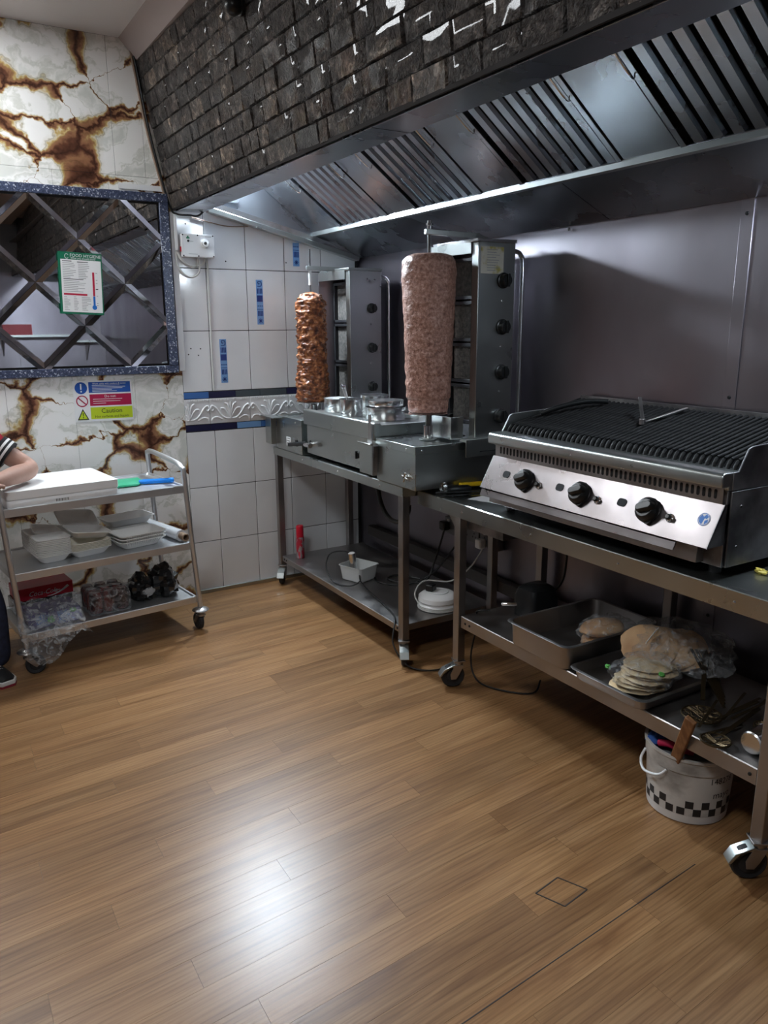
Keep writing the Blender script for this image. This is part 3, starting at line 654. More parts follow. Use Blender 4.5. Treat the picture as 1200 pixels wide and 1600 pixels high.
# ------------------------------------------------------------------ kebab grills
def knob(parent, c, ax, r=.021, l=.026, nm='knob', m='black_plastic'):
    k = MB(); ax = Vector(ax).normalized(); q = ax.to_track_quat('Z', 'Y').to_matrix().to_4x4(); M = Matrix.Translation(c) @ q
    k.lathe([(r*1.15, 0), (r*1.15, l*.25), (r*.95, l*.32), (r*.90, l*.9), (r*.75, l), (.001, l)], n=22)
    k.box(-r*.22, r*.22, -r*.92, r*.92, l*.5, l*1.22)
    return k.xf(M).build(nm, m, parent, sharp=30, bevel=.0012)
def doner(label, y0, y1, ztop, nb_, sticker, xk0=2.115, xk1=2.315, zb=.852):
    t = thing('kebab_grill', (2.06, (y0+y1)/2, zb), label, 'kebab grill')
    xf, xb, zt = 1.800, 2.365, 1.045
    base = MB().box(xf, xb, y0, y1, zb+.001, zt-.012)
    bo = base.build('base', 'steel', t, bevel=.002)
    # top drip tray with folded edge
    tt = MB().loft([[(x, y, z) for x, y in ((xf-.003+g, y0-.003+g), (xb-g, y0-.003+g), (xb-g, y1+.003-g), (xf-.003+g, y1+.003-g))] for z, g in ((zt-.034, 0), (zt+.001, 0), (zt+.001, .012), (zt-.006, .016))])
    tt.build('drip_tray', 'steel', t, bevel=.0015)
    s_ = MB()
    for yy in (y0+.07,): s_.lathe([(.004, 0), (.004, .002), (.001, .003)], (xf-.003, yy, zt-.018), 8, Matrix.Rotation(-PI/2, 4, 'Y'))
    s_.lathe([(.004, 0), (.004, .002), (.001, .003)], (xf+.03, y0-.003, zt-.018), 8, Matrix.Rotation(PI/2, 4, 'X'))
    s_.build('screw', 'chrome', bo)
    # burner tower: near column carries the knobs
    cw = .045
    near = MB().box(xk0, xk1, y0, y0+cw, zt-.01, ztop).build('control_column', 'steel', t, bevel=.002)
    zk = [ztop-.155-i*(ztop-zt-.26)/max(nb_-1, 1) for i in range(nb_)] if nb_ == 4 else [ztop-.20-i*.215 for i in range(3)]
    for z in zk: knob(near, (xk0+.135, y0, z), (0, -1, 0), .029 if nb_ == 4 else .024, .036)
    lt = MB()
    for z in zk[:-1]: lt.lathe([(.004, 0), (.004, .002), (.001, .003)], (xk0+.13, y0, z-.085), 8, Matrix.Rotation(PI/2, 4, 'X'))
    lt.build('screw', 'screw', near, kind='stuff')
    if sticker:
        st = B(xk0+.012, xk0+.135, y0-.0012, y0, ztop-.128, ztop-.018).build('rating_sticker', 'sticker', near, label='yellowed paper rating sticker')
        ln = MB()
        for i in range(9):
            ln.box(xk0+.045, xk0+.060+random.uniform(.03, .065), y0-.0018, y0-.0012, ztop-.032-i*.0105, ztop-.029-i*.0105)
        ln.build('small_print', 'print_grey', st)
    # far wing, angled towards the meat
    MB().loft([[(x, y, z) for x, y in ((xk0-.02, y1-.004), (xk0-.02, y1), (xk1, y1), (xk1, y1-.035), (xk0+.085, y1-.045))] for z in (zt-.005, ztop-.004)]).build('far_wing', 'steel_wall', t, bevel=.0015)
    B(xk0+.12, xk1, y0+cw, y1-.035, zt-.01, ztop-.002).build('back_panel', 'steel_grimy', t)
    # top cap
    MB().box(xk0-.008, xk1+.006, y0-.004, y1+.004, ztop, ztop+.014).build('top_cap', 'steel_bright' if sticker else 'steel', t, bevel=.002)
    MB().bar((xk0-.004, y0+cw, ztop-.022), (xk0-.02, y1-.005, ztop-.022), .006, .045).build('top_visor', 'steel', t)
    ya, yb_ = y0+cw+.002, y1-.04; zz0, zz1 = zt+.06, ztop-.05; hh = (zz1-zz0)/nb_
    for i in range(nb_):
        f = MB(); a, b_ = zz0+i*hh+.004, zz0+(i+1)*hh-.004; xs = xk0+.075
        for q in ((ya, yb_, a, a+.014), (ya, yb_, b_-.014, b_), (ya, ya+.016, a, b_), (yb_-.016, yb_, a, b_)): f.box(xs-.02, xs+.045, *q)
        fo = f.build('burner', 'burner_frame', t, bevel=.001)
        B(xs, xs+.01, ya+.016, yb_-.016, a+.014, b_-.014).build('burner_mesh', 'burner', fo)
    B(xk0+.04, xk1-.02, ya, yb_, zt-.004, zz0).build('burner_sill', 'steel_grimy', t)
    # tube handle at the rear
    hx = xk1+.062
    MB().tube(smooth([(xk1-.03, y0+.022, ztop-.03), (xk1+.02, y0+.022, ztop-.03), (hx-.012, y0+.022, ztop-.045), (hx, y0+.022, ztop-.09), (hx, y0+.022, ztop-.3), (hx, y0+.022, zt+.05), (hx-.01, y0+.022, zt+.02), (xk1-.02, y0+.022, zt+.01)], 5), .0105, 10).build('tube_handle', 'steel_bright', t, sharp=80)
    # spit and arm
    sx, sy = 1.985-(.018 if not sticker else 0), (y0+y1)/2+.015
    az = ztop+.048 if sticker else ztop+.018
    MB().bar((sx-.022, sy, az), (xk0+.12, sy-.02, az-.006), .02, .022).build('spit_arm', 'steel', t, bevel=.002)
    if sticker:
        MB().bar((xk0+.10, sy-.02, az-.004), (xk1-.01, sy-.02, ztop+.018), .02, .02).build('arm_mount', 'steel', t)
        MB().lathe([(.012, 0), (.012, .012), (.016, .014), (.016, .022), (.010, .024), (.010, .034)], (sx, sy, az+.012), 14).build('spit_knob', 'chrome', t)
    MB().tube([(sx, sy, zt-.002), (sx, sy, az+.012 if sticker else az+.10)], .0055, 10).build('spit', 'steel_bright', t)
    MB().cyl((sx, sy, az-.09), (sx, sy, az-.012), .0085, n=10).build('spit_sleeve', 'white_plastic' if not sticker else 'steel_bright', t)
    zdisc = 1.168 if sticker else 1.128
    MB().lathe([(.010, zdisc-.012), (.022, zdisc-.008), (.122 if sticker else .10, zdisc-.003), (.122 if sticker else .10, zdisc), (.006, zdisc)], (sx, sy, 0), 36).build('spit_disc', 'steel_bright', t)
    MB().cyl((sx, sy, zt-.003), (sx, sy, zt+.062), .024, .022, 22).build('spit_socket', 'chrome', t)
    MB().lathe([(.040, zt-.002), (.040, zt+.003), (.004, zt+.003)], (sx, sy, 0), 24).build('socket_flange', 'steel', t)
    B(sx-.012, sx+.012, sy-.004, sy+.004, zt+.06, zdisc-.01).build('spit_blade', 'steel_dull', t)
    return t, sx, sy, zdisc, az
d1, s1x, s1y, z1d, a1 = doner('three-burner kebab grill with browned chicken in the tiled corner', 3.872, 4.215, 1.842, 3, False)
d2, s2x, s2y, z2d, a2 = doner('four-burner kebab grill with paper sticker beside the char grill', 2.735, 3.06, 1.890, 4, True)
# details only one of them shows
MB().box(2.03, 2.10, 2.80, 2.95, 1.05, 1.15).build('motor_guard', 'steel_bright', d2, bevel=.002)
MB().prism_y([(2.035, 1.05), (2.035, 1.062), (2.36, 1.062), (2.36, 1.05)], 2.695, 2.735).build('tray_lip', 'steel', d2)
B(2.035, 2.36, 2.690, 2.696, .985, 1.062).build('tray_front', 'steel', d2, bevel=.001)
B(2.11, 2.24, 2.6885, 2.690, 1.004, 1.007).build('tray_slot', 'dark_void', d2)
for k in range(3):
    B(2.05, 2.34, 2.86+k*.055, 2.872+k*.055, 1.048, 1.056).build('tray_rib', 'steel_grimy', d2)
wn_ = MB().cyl((1.798, 2.80, .905), (1.782, 2.80, .905), .007, n=12)
for a in range(4): wn_.bar((1.785, 2.80, .905), (1.785, 2.80+.022*math.cos(a*PI/2+.3), .905+.022*math.sin(a*PI/2+.3)), .006, .007, (1, 0, 0))
wn_.build('wing_nut', 'chrome', d2)
B(1.765, 1.80, 4.216, 4.30, .875, 1.035).build('side_tray', 'steel', d1, bevel=.002)
B(1.74, 1.80, 4.12, 4.31, 1.034, 1.039).build('side_flange', 'steel', d1)
rs = B(1.7985, 1.80, 4.02, 4.075, .885, .935).build('rating_sticker', 'sign_white', d1)
pr_ = MB()
for i in range(3): pr_.box(1.798, 1.7985, 4.028, 4.067, .925-i*.013, .928-i*.013)
pr_.build('small_print', 'ink', rs)
B(1.795, 1.80, 3.93, 3.95, .895, .93).build('rocker_switch', 'black_plastic', d1, label='small black rocker switch')

# meat on the spits
def meatmesh(prof, n, m, disp):
    mb = MB(); loops = []; z0, z1 = prof[0][0], prof[-1][0]
    for j in range(m+1):
        z = z0+(z1-z0)*j/m
        for a, b_ in zip(prof, prof[1:]):
            if a[0] <= z <= b_[0]+1e-9: r = a[1]+(b_[1]-a[1])*(z-a[0])/(b_[0]-a[0]); break
        L = []
        for k in range(n):
            t = 2*PI*k/n; d = disp(t, z, r); L.append((math.cos(t)*(r+d), math.sin(t)*(r+d), z))
        loops.append(L)
    return mb.loft(loops)
def disp2(t, z, r):
    p = Vector((math.cos(t)*r, math.sin(t)*r, z))
    d = .0035*noise.noise(p*22)+.0018*noise.noise(p*70)
    d += .004*max(0, noise.noise(p*35+Vector((4, 0, 0))))*(1 if math.cos(t-3.3) > .55 else .15)
    if z < .055: d += .004*noise.noise(p*50)-.003
    return d
mb = meatmesh([(0, .088), (.02, .095), (.06, .094), (.065, .099), (.35, .108), (.60, .119), (.645, .116), (.668, .100), (.678, .07), (.682, .012)], 96, 150, disp2)
mb.xf(Matrix.Translation((s2x, s2y, z2d+.002))).build('kebab_meat', 'meat_minced', label='smooth pale brown minced meat cone on the nearer spit', cat='meat', sharp=180)
def disp1(t, z, r):
    p = Vector((math.cos(t)*r, math.sin(t)*r, z*1.9))
    d = .012*noise.noise(p*26)+.007*noise.noise(p*58+Vector((0, 3, 0)))
    d += .006*abs(noise.noise(Vector((p.x*14, p.y*14, z*75))))
    return d
mb = meatmesh([(0, .088), (.03, .092), (.10, .092), (.2, .082), (.34, .080), (.46, .080), (.545, .083), (.565, .074), (.590, .050), (.602, .012)], 84, 150, disp1)
mb.xf(Matrix.Translation((s1x, s1y, z1d+.002))).build('kebab_meat', 'meat_chicken', label='rough dark-roasted chicken stack on the far spit by the tiles', cat='meat', sharp=180)

# ------------------------------------------------------------------ bain-marie between them
bm_ = thing('bain_marie', (2.07, 3.46, .852), 'stainless counter unit holding round pots between the two grills', 'bain marie')
MB().box(1.815, 2.36, 3.082, 3.835, .872, 1.05).build('body', 'steel', bm_, bevel=.002)
MB().prism_y([(1.80, 1.030), (1.797, 1.034), (1.797, 1.106), (1.803, 1.112), (1.83, 1.112), (1.84, 1.100), (2.36, 1.100), (2.36, 1.03)], 3.080, 3.838).build('top', 'steel', bm_, bevel=.003)
for yy in (3.082, 3.79):
    MB().box(1.9, 2.3, yy, yy+.03, .854, .872).build('foot', 'black_rubber', bm_)
knob(bm_, (1.815, 3.215, .948), (-1, 0, 0), .02, .035)
tp = MB().cyl((1.815, 3.775, .925), (1.775, 3.775, .925), .012, n=12)
tp.cyl((1.782, 3.79, .925), (1.782, 3.73, .925), .013, n=12)
tap = tp.build('drain_tap', 'chrome', bm_)
MB().bar((1.78, 3.78, .932), (1.77, 3.985, .902), .018, .022).build('tap_handle', 'black_plastic', tap, bevel=.006, label='dark green-black lever of the drain tap')
MB().bar((1.785, 3.74, .93), (1.77, 3.70, .955), .007, .012).build('tap_lever', 'steel_bright', tap)
B(1.84, 2.0, 3.0795, 3.082, 1.07, 1.085).build('side_rail', 'steel', bm_)
hld = thing('spatula_holder', (1.79, 3.10, .87), 'folded steel sheet pocket hung on the bain-marie front edge', 'holder')
MB().prism_y([(1.776, .872), (1.772, .875), (1.772, 1.012), (1.760, 1.018), (1.762, 1.022), (1.776, 1.017)], 3.055, 3.175).build('pocket', 'steel', hld, bevel=.001)
MB().loft([[(x, y, z) for y, z in ((3.052, .872), (3.058, .872), (3.058, 1.01), (3.040, 1.01))] for x in (1.772, 1.797)]).build('pocket_side', 'steel_grimy', hld)
sp_ = MB().loft([[(x, 3.10+dy, z) for x, dy in ((1.786, -.024), (1.789, -.024), (1.789, .024), (1.786, .024))] for z in (.90, 1.01)])
sp_.loft([[(1.786+o, 3.10+w_*k, z) for o, k in ((0, -1), (.003, -1), (.003, 1), (0, 1))] for z, w_ in ((1.01, .024), (1.05, .016), (1.115, .012), (1.150, .012))])
sp_.build('spatula', 'steel_dull', label='narrow steel spatula standing in the sheet pocket', cat='spatula')

# round pots on the bain-marie
def pot(name, label, x, y, z, r, h, extra=None, lid=None):
    t = thing(name, (x, y, z), label, 'pot', group='round pots on the bain-marie')
    MB().lathe([(r*.97, 0), (r, .004), (r, h-.003), (r+.004, h-.001), (r+.004, h+.001), (r-.002, h), (r-.002, .006), (.002, .005)], (x, y, z), 36).build('pot_body', 'steel_bright', t, sharp=50)
    if lid: MB().lathe([(r+.003, h), (r+.003, h+.004), (r*.8, h+.014), (.015, h+.018), (.012, h+.03), (.002, h+.03)], (x, y, z), 36).build('pot_lid', lid, t)
    return t
ZP = 1.1005
pA = pot('pot', 'wide pot at the far left with a white-filled inside', 1.965, 3.735, ZP, .082, .070)
MB().lathe([(.078, 0), (.078, .054), (.002, .058)], (1.965, 3.735, ZP+.0055), 30).build('filling', 'white_gloss', pA)
pB = pot('pot', 'small pot at the front with tongs in it', 1.91, 3.50, ZP, .058, .085)
pC = pot('pot', 'middle pot standing behind the tongs pot', 2.07, 3.54, ZP, .072, .095)
pD = pot('pot', 'widest low pot at the front right edge', 1.985, 3.285, ZP, .098, .060)
pD2 = pot('pot', 'shallow pot nested on the widest low pot', 1.985, 3.285, ZP+.062, .088, .030)
pE = pot('pot', 'bright pot at the back against the kebab tower', 2.24, 3.345, ZP, .062, .12)
pF = pot('pot', 'back pot half hidden by the minced meat', 2.26, 3.19, ZP, .06, .10)
tg = MB()
for s in (-1, 1): tg.bar((1.905, 3.50+s*.006, ZP+.012), (1.895, 3.555+s*.012, ZP+.150), .014, .003, (1, 0, 0))
tg.cyl((1.885, 3.555, ZP+.147), (1.905, 3.555, ZP+.147), .012, n=12)
tg.build('serving_tongs', 'steel_bright', label='short steel tongs standing in the small front pot', cat='tongs', bevel=.001)

# ------------------------------------------------------------------ char grill
cg = thing('char_grill', (2.13, 1.85, .832), 'three-knob char grill with black bar grate and shiny sloping control panel', 'char grill')
CY0, CY1 = 1.335, 2.368
MB().prism_y([(1.935, .862), (1.935, 1.09), (2.385, 1.09), (2.385, .862)], CY0, CY1).build('body', 'steel_grimy', cg, bevel=.002)
MB().prism_y([(1.900, 1.100), (1.898, 1.128), (1.902, 1.138), (1.910, 1.142), (2.005, 1.142), (2.005, 1.090), (1.930, 1.090), (1.930, 1.100)], CY0-.004, CY1+.004).build('front_ledge', 'steel', cg, bevel=.004, segs=3)
vs_ = B(1.928, 1.936, CY0+.01, CY1-.01, 1.048, 1.100).build('vent_strip', 'steel_dull', cg)
sl_ = MB(); y = CY0+.035
while y < CY1-.03:
    sl_.loft([[(1.9275-q, y+a, 1.076+b_) for a, b_ in rrect(0, 0, .0095, .028, .0047, 3)] for q in (0, .0006)]); y += .0195
sl_.build('vent_slots', 'dark_void', vs_, kind='stuff')
P0, P1 = Vector((1.927, 0, 1.050)), Vector((1.862, 0, .930))
cp_ = MB().prism_y([(P0.x, P0.z), (P1.x, P1.z), (1.866, .928), (1.935, 1.046)], CY0, CY1).build('control_panel', 'steel_front', cg, bevel=.001)
MB().loft([[(x, y, z) for x, z in ((1.927, 1.05), (1.862, .93), (1.935, .93), (1.96, 1.05))] for y in (CY0, CY0+.003)]).build('panel_cheek', 'steel_grimy', cg)
MB().loft([[(x, y, z) for x, z in ((1.927, 1.05), (1.862, .93), (1.935, .93), (1.96, 1.05))] for y in (CY1-.003, CY1)]).build('panel_cheek', 'steel', cg)
MB().prism_y([(1.868, .924), (1.858, .900), (1.862, .899), (1.875, .922), (1.94, .922), (1.94, .928)], CY0+.11, CY1-.004).build('drip_lip', 'steel_front', cg, bevel=.0008)
MB().prism_y([(1.905, .922), (1.900, .868), (1.94, .866), (1.94, .922)], CY0+.06, CY1-.012).build('drip_drawer', 'steel_dull', cg, bevel=.001)
pd = (P1-P0).normalized(); pn = Vector((-pd.z, 0, pd.x)); pn = pn if pn.x < 0 else -pn
def pp(y, s, h=0.): return Vector((0, y, 0))+P0+(P1-P0)*s+pn*h
Mp = lambda y, s, h: Matrix.Translation(pp(y, s, h)) @ Matrix((( 0, pd.x, pn.x), (-1, 0, 0), (0, pd.z, pn.z))).to_4x4()
PX = [(2.175, 2.06), (1.905, 1.80), (1.605, 1.52)]
for yk, yi in ((2.138, 2.063), (1.858, 1.779), (1.569, 1.488)):
    k = MB(); r = .037
    k.lathe([(r*1.06, 0), (r*1.10, .008), (r*1.04, .020), (r*.86, .027), (r*.78, .030), (.001, .030)], n=28)
    k.loft([[(x, y_, z) for x, y_ in rrect(0, -.006, .030-g, .062-g, .013)] for z, g in ((.02, 0), (.040, .002), (.047, .010))])
    k.lathe([(.014, 0), (.013, .01), (.001, .0105)], (.034, 0, .0), 12)
    k.xf(Mp(yk, .50, .001) @ Matrix.Rotation(1.15, 4, 'Z')).build('knob', 'black_plastic', cp_, sharp=35, bevel=.001)
    g_ = MB().lathe([(.0135, 0), (.0135, .003), (.009, .004), (.008, .014), (.001, .015)], n=16)
    ig = g_.xf(Mp(yi-.0, .55, .0005)).build('igniter', 'chrome', cp_)
    MB().lathe([(.0085, .004), (.0085, .017), (.006, .019), (.001, .019)], n=14).xf(Mp(yi, .55, .0005)).build('igniter_button', 'black_plastic', ig)
for yh in (2.251, 1.963, 1.681):
    MB().loft([[(x, y_, z) for x, y_ in rrect(0, 0, .036, .026, .010)] for z in (0, .0008)]).xf(Mp(yh, .46, .0012)).build('sight_hole', 'dark_void', cp_)
st = MB().lathe([(.020, 0), (.020, .0006), (.001, .0007)], n=28).xf(Mp(1.380, .40, .0006)).build('round_sticker', 'sign_white', cp_, label='round blue and white safety sticker')
rg_ = MB()
for a in range(20):
    a0, a1 = 2*PI*a/20, 2*PI*(a+1)/20; rg_.add([(q*math.cos(b_), q*math.sin(b_), 0) for q in (.0172, .019) for b_ in (a0, a1)], [(0, 1, 3, 2)])
rg_.add([(-.002, .0165, 0), (-.012, .010, 0), (-.016, -.002, 0), (-.010, -.013, 0), (.002, -.004, 0)], [(0, 1, 2, 3, 4)])
rg_.add([(.006, .015, 0), (.004, .004, 0), (.013, -.002, 0), (.015, .006, 0)], [(0, 1, 2, 3)])
rg_.add([(-.004, -.006, 0), (.004, -.016, 0), (.013, -.010, 0), (.008, -.002, 0)], [(0, 1, 2, 3)])
rg_.xf(Mp(1.380, .40, .0016)).build('sticker_print', 'print_blue', st)
# side and rear upstands around the grate
for y0, y1, mm in ((CY0-.006, CY0, 'steel_grimy'), (CY1, CY1+.006, 'steel')):
    MB().loft([[(x, y, z) for x, z in ((1.945, 1.09), (1.945, 1.142), (1.968, 1.142), (2.005, 1.205), (2.02, 1.21), (2.385, 1.225), (2.385, 1.09))] for y in (y0, y1)]).build('side_upstand', mm, cg, bevel=.002)
B(2.38, 2.386, CY0, CY1, 1.09, 1.262).build('rear_upstand', 'steel_grimy', cg)
B(1.945, 2.38, CY0-.007, CY0-.002, .862, 1.086).build('side_panel', 'steel_grimy', cg, bevel=.001)
sr = MB()
for x, z in ((1.99, 1.04), (1.985, .92)): sr.lathe([(.005, 0), (.004, .002), (.001, .003)], (x, CY0-.007, z), 8, Matrix.Rotation(PI/2, 4, 'X'))
sr.build('screw', 'black_plastic', cg)
B(1.985, 2.38, CY0+.004, CY1-.004, 1.09, 1.115).build('fire_box', 'black_iron', cg)
for x in (1.98, 2.33):
    for y in (CY0+.05, CY1-.05): MB().cyl((x, y, .8312), (x, y, .863), .018, n=14).build('foot', 'black_rubber', cg)
bar0 = MB().tube(smooth([(1.982, 0, 1.128), (1.985, 0, 1.150), (2.002, 0, 1.168), (2.03, 0, 1.174), (2.36, 0, 1.248)], 2), .0068, 6)
NB = 44; me0 = None
for i in range(NB):
    y = CY0+.02+i*(CY1-CY0-.04)/(NB-1)
    if me0 is None:
        o = bar0.build('grate_bar', 'black_iron', cg, local=True, sharp=80); me0 = o
    else: o = dup(me0, cg)
    o.location = Vector((0, y, 0))-WM[cg].translation
for x, z in ((2.12, 1.188), (2.30, 1.228)): B(x-.006, x+.006, CY0+.012, CY1-.012, z-.012, z-.004).build('grate_cross_bar', 'black_iron', cg)
# tongs and a scraper handle lying on the grate
def gz(x): return 1.174+(x-2.03)*(.074/.33)+.0075
tq = MB()
for (xa, ya), (xb_, yb_) in (((2.16, 1.845), (2.33, 1.80)), ((2.16, 1.845), (2.25, 1.945))):
    tq.bar((xa, ya, gz(xa)+.006), (xb_, yb_, gz(xb_)+.012 if xb_ > 2.3 else gz(xb_)+.06), .012, .004)
tq.cyl((2.155, 1.845, gz(2.155)), (2.155, 1.845, gz(2.155)+.02), .011, n=12)
tq.build('grill_tongs', 'steel_dull', label='open steel tongs lying on the black grate', cat='tongs', bevel=.001)
sc2 = MB().tube(smooth([(2.10, 2.30, gz(2.10)+.012), (2.17, 2.25, gz(2.17)+.026), (2.25, 2.20, gz(2.25)+.026), (2.31, 2.15, gz(2.31)+.012)], 4), .010, 8)
sc2.build('grate_lifter', 'black_plastic', label='black lifting handle lying at the far left of the grate', cat='handle', sharp=80)

# ------------------------------------------------------------------ mirror with diamond facets
mir = thing('wall_mirror', (.2, D, 1.303), 'large wall mirror of diamond panes in a speckled blue frame', 'mirror')
MX0, MX1, MZ0, MZ1 = -.75, 1.222, 1.343, 2.180
YM = D-.016
B(MX0-.04, MX1+.045, D-.008, D-.0005, MZ0-.035, MZ1+.04).build('backing', 'grout', mir)
fw = .044
for nm, q in (('top', (MX0-fw, MX1+fw+.004, MZ1, MZ1+fw)), ('bottom', (MX0-fw, MX1+fw+.004, MZ0-fw+.004, MZ0)), ('left', (MX0-fw, MX0, MZ0, MZ1)), ('right', (MX1, MX1+fw+.004, MZ0, MZ1))):
    B(q[0], q[1], D-.030, D-.0005, q[2], q[3]).build('frame_side', 'frame_speckle', mir, bevel=.003)
hx_, hz_ = .2155, .2105; cx0, cz0 = .8015, 1.7665; bw = .020
def clipd(poly):
    for ax, v, less in ((0, MX0, 0), (0, MX1, 1), (1, MZ0, 0), (1, MZ1, 1)):
        poly = clip(poly, ax, v, less) if poly else poly
    return poly
for i in range(-9, 6):
    for j in range(-4, 5):
        if (i+j) % 2: continue
        cx, cz = cx0+i*hx_, cz0+j*hz_
        dia = lambda k: [(cx-hx_*k, cz), (cx, cz-hz_*k), (cx+hx_*k, cz), (cx, cz+hz_*k)]
        out = clipd(dia(.996))
        if len(out) < 3: continue
        k = 1-bw*1.42/hx_*1.15
        inn = []
        ins = dia(k)
        for ax, v, less in ((0, MX0+.012, 0), (0, MX1-.012, 1), (1, MZ0+.012, 0), (1, MZ1-.012, 1)):
            ins = clip(ins, ax, v, less) if ins else ins
        if len(ins) < 3: continue
        # flat face
        tilt = .004*math.sin(i*3.1+j*1.7); tl2 = .004*math.cos(i*1.3+j*2.9)
        yy = lambda x, z: YM-.006+(x-cx)*tilt+(z-cz)*tl2
        t = MB().loft([[(x, yy(x, z), z) for x, z in ins], [(x, YM+.004, z) for x, z in ins]]).build('mirror_piece', 'mirror', mir, sharp=1)
        bv = MB()
        D0, D1 = dia(.996), dia(k)
        for q in range(4):
            quad = [D0[q], D0[(q+1) % 4], D1[(q+1) % 4], D1[q]]
            cl = clipd(quad)
            if len(cl) < 3: continue
            # height falls from the face to the joint
            def hgt(x, z):
                d_ = (abs(x-cx)/hx_+abs(z-cz)/hz_); f = (d_-k)/(.996-k); return yy(x, z)+.0024*max(0, min(1, f))
            bv.add([(x, hgt(x, z), z) for x, z in cl], [tuple(range(len(cl)))])
        # edge pieces along the frame
        if bv.f: bv.build('bevel', 'mirror_bevel', t, sharp=1)

# poster on the mirror
po = thing('hygiene_poster', (.79, D-.03, 1.615), 'green-headed food hygiene notice fixed on the mirror', 'poster')
MP = Matrix.Translation((.688, D-.0395, 1.617)) @ Matrix.Rotation(.040, 4, 'Y') @ Matrix.Rotation(PI/2, 4, 'X')    # local x right, y up, z towards room
PWd, PH = .208, .300
def flat(nm, m, rects, h, parent, M):
    mb = MB()
    for x0, x1, y0, y1 in rects: mb.add([(x0, y0, h), (x1, y0, h), (x1, y1, h), (x0, y1, h)], [(0, 1, 2, 3)])
    return mb.xf(M).build(nm, m, parent)
MB().box(0, PWd, 0, PH, -.003, 0).xf(MP).build('board', 'sign_green', po)
flat('sheet', 'sign_white', [(.010, PWd-.006, .010, PH-.036)], .0005, po, MP)
text_mb('FOOD HYGIENE', .021, MP @ Matrix.Translation((.055, PH-.016, .001)), width=.98).build('heading', 'sign_white', po)
text_mb('What you should know', .0125, MP @ Matrix.Translation((.058, PH-.029, .001)), width=1.0).build('subheading', 'sign_white', po)
lg = MB()
for a in range(12): lg.bar((.04+.009*math.cos(a*PI/7.5+.6), PH-.021+.011*math.sin(a*PI/7.5+.6), .001), (.04+.009*math.cos((a+1)*PI/7.5+.6), PH-.021+.011*math.sin((a+1)*PI/7.5+.6), .001), .002, .0004)
lg.xf(MP).build('emblem', 'sign_white', po)
rr = random.Random(5); R_ = []
for i in range(9):
    R_ += [(.018, .018+rr.uniform(.035, .065), .245-i*.0085, .2474-i*.0085), (.092, .092+rr.uniform(.03, .055), .243-i*.0085, .2454-i*.0085)]
for i in range(7): R_.append((.02, .02+rr.uniform(.06, .11), .160-i*.0085, .1622-i*.0085))
for i in range(9):
    R_ += [(.018, .018+rr.uniform(.012, .03), .082-i*.0078, .0842-i*.0078), (.064, .064+rr.uniform(.012, .026), .083-i*.0078, .0852-i*.0078), (.102, .102+rr.uniform(.02, .045), .082-i*.0078, .0842-i*.0078)]
flat('small_print', 'print_grey', R_, .001, po, MP)
flat('small_heading', 'ink', [(.018, .062, .254, .2575), (.088, .140, .2525, .256), (.02, .115, .1685, .1715)], .001, po, MP)
flat('red_bar', 'print_red', [(.018, .130, .092, .101)], .001, po, MP)
flat('thermometer_red', 'print_red', [(.158, .168, .092, .208), ], .001, po, MP)
tb = MB().lathe([(.0115, .0008), (.0115, .0012), (.001, .0013)], (.163, .036, 0), 20); tb.box(.158, .168, .036, .0905, .0008, .0012)
tb.xf(MP).build('thermometer_blue', 'print_blue', po)
flat('thermometer_marks', 'ink', [(.174, .182, z, z+.0016) for z in (.204, .170, .155, .092, .056, .046)]+[(.172, .184, .124, .128)], .001, po, MP)

# caution sign
cs = thing('caution_sign', (.86, D-.002, 1.06), 'three-panel sign reading Caution below the mirror', 'sign')
MS = Matrix.Translation((.711, D-.004, 1.064)) @ Matrix.Rotation(.012, 4, 'Y') @ Matrix.Rotation(PI/2, 4, 'X')
MB().box(0, .300, 0, .213, -.003, 0).xf(MS).build('board', 'sign_white', cs)
flat('blue_panel', 'sign_blue', [(.078, .292, .150, .206)], .0005, cs, MS)
flat('red_panel', 'sign_red', [(.080, .294, .082, .142)], .0005, cs, MS)
flat('lime_panel', 'sign_lime', [(.080, .296, .012, .074)], .0005, cs, MS)
text_mb('Work safely with cookers & ovens', .0135, MS @ Matrix.Translation((.098, .197, .001)), width=.90).build('heading', 'sign_white', cs)
text_mb('Do not:', .019, MS @ Matrix.Translation((.155, .130, .001))).build('heading', 'sign_white', cs)
text_mb('Caution', .034, MS @ Matrix.Translation((.188, .053, .001)), align='CENTER').build('heading', 'ink', cs)
text_mb('Hot surfaces and liquids', .0185, MS @ Matrix.Translation((.188, .024, .001)), align='CENTER', width=.98).build('subheading', 'ink', cs)
flat('small_print', 'sign_white', [(.096, .096+q, z, z+.0022) for q, z in ((.14, .1865), (.17, .179), (.155, .1715), (.10, .164), (.125, .1565), (.15, .115), (.14, .104), (.065, .093))], .001, cs, MS)
MB().lathe([(.031, .0005), (.031, .0009), (.001, .001)], (.040, .176, 0), 32).xf(MS).build('mandatory_disc', 'sign_blue', cs)
ex = MB().add([(.036, .198, .0016), (.036-.0, .170, .0016), (.0375, .168, .0016), (.0425, .168, .0016), (.044, .198, .0016)], [(0, 1, 2, 3, 4)]); ex.lathe([(.0042, .0012), (.001, .0014)], (.040, .158, 0), 12)
ex.xf(MS).build('exclamation_mark', 'sign_white', cs)
pr2 = MB()
for a in range(28):
    a0, a1 = 2*PI*a/28, 2*PI*(a+1)/28; pr2.add([(.041+q*math.cos(b_), .108+q*math.sin(b_), .001) for q in (.0245, .030) for b_ in (a0, a1)], [(0, 1, 3, 2)])
pr2.bar((.041-.019, .108+.018, .001), (.041+.019, .108-.018, .001), .006, .0004)
pr2.xf(MS).build('prohibition_ring', 'sign_red', cs)
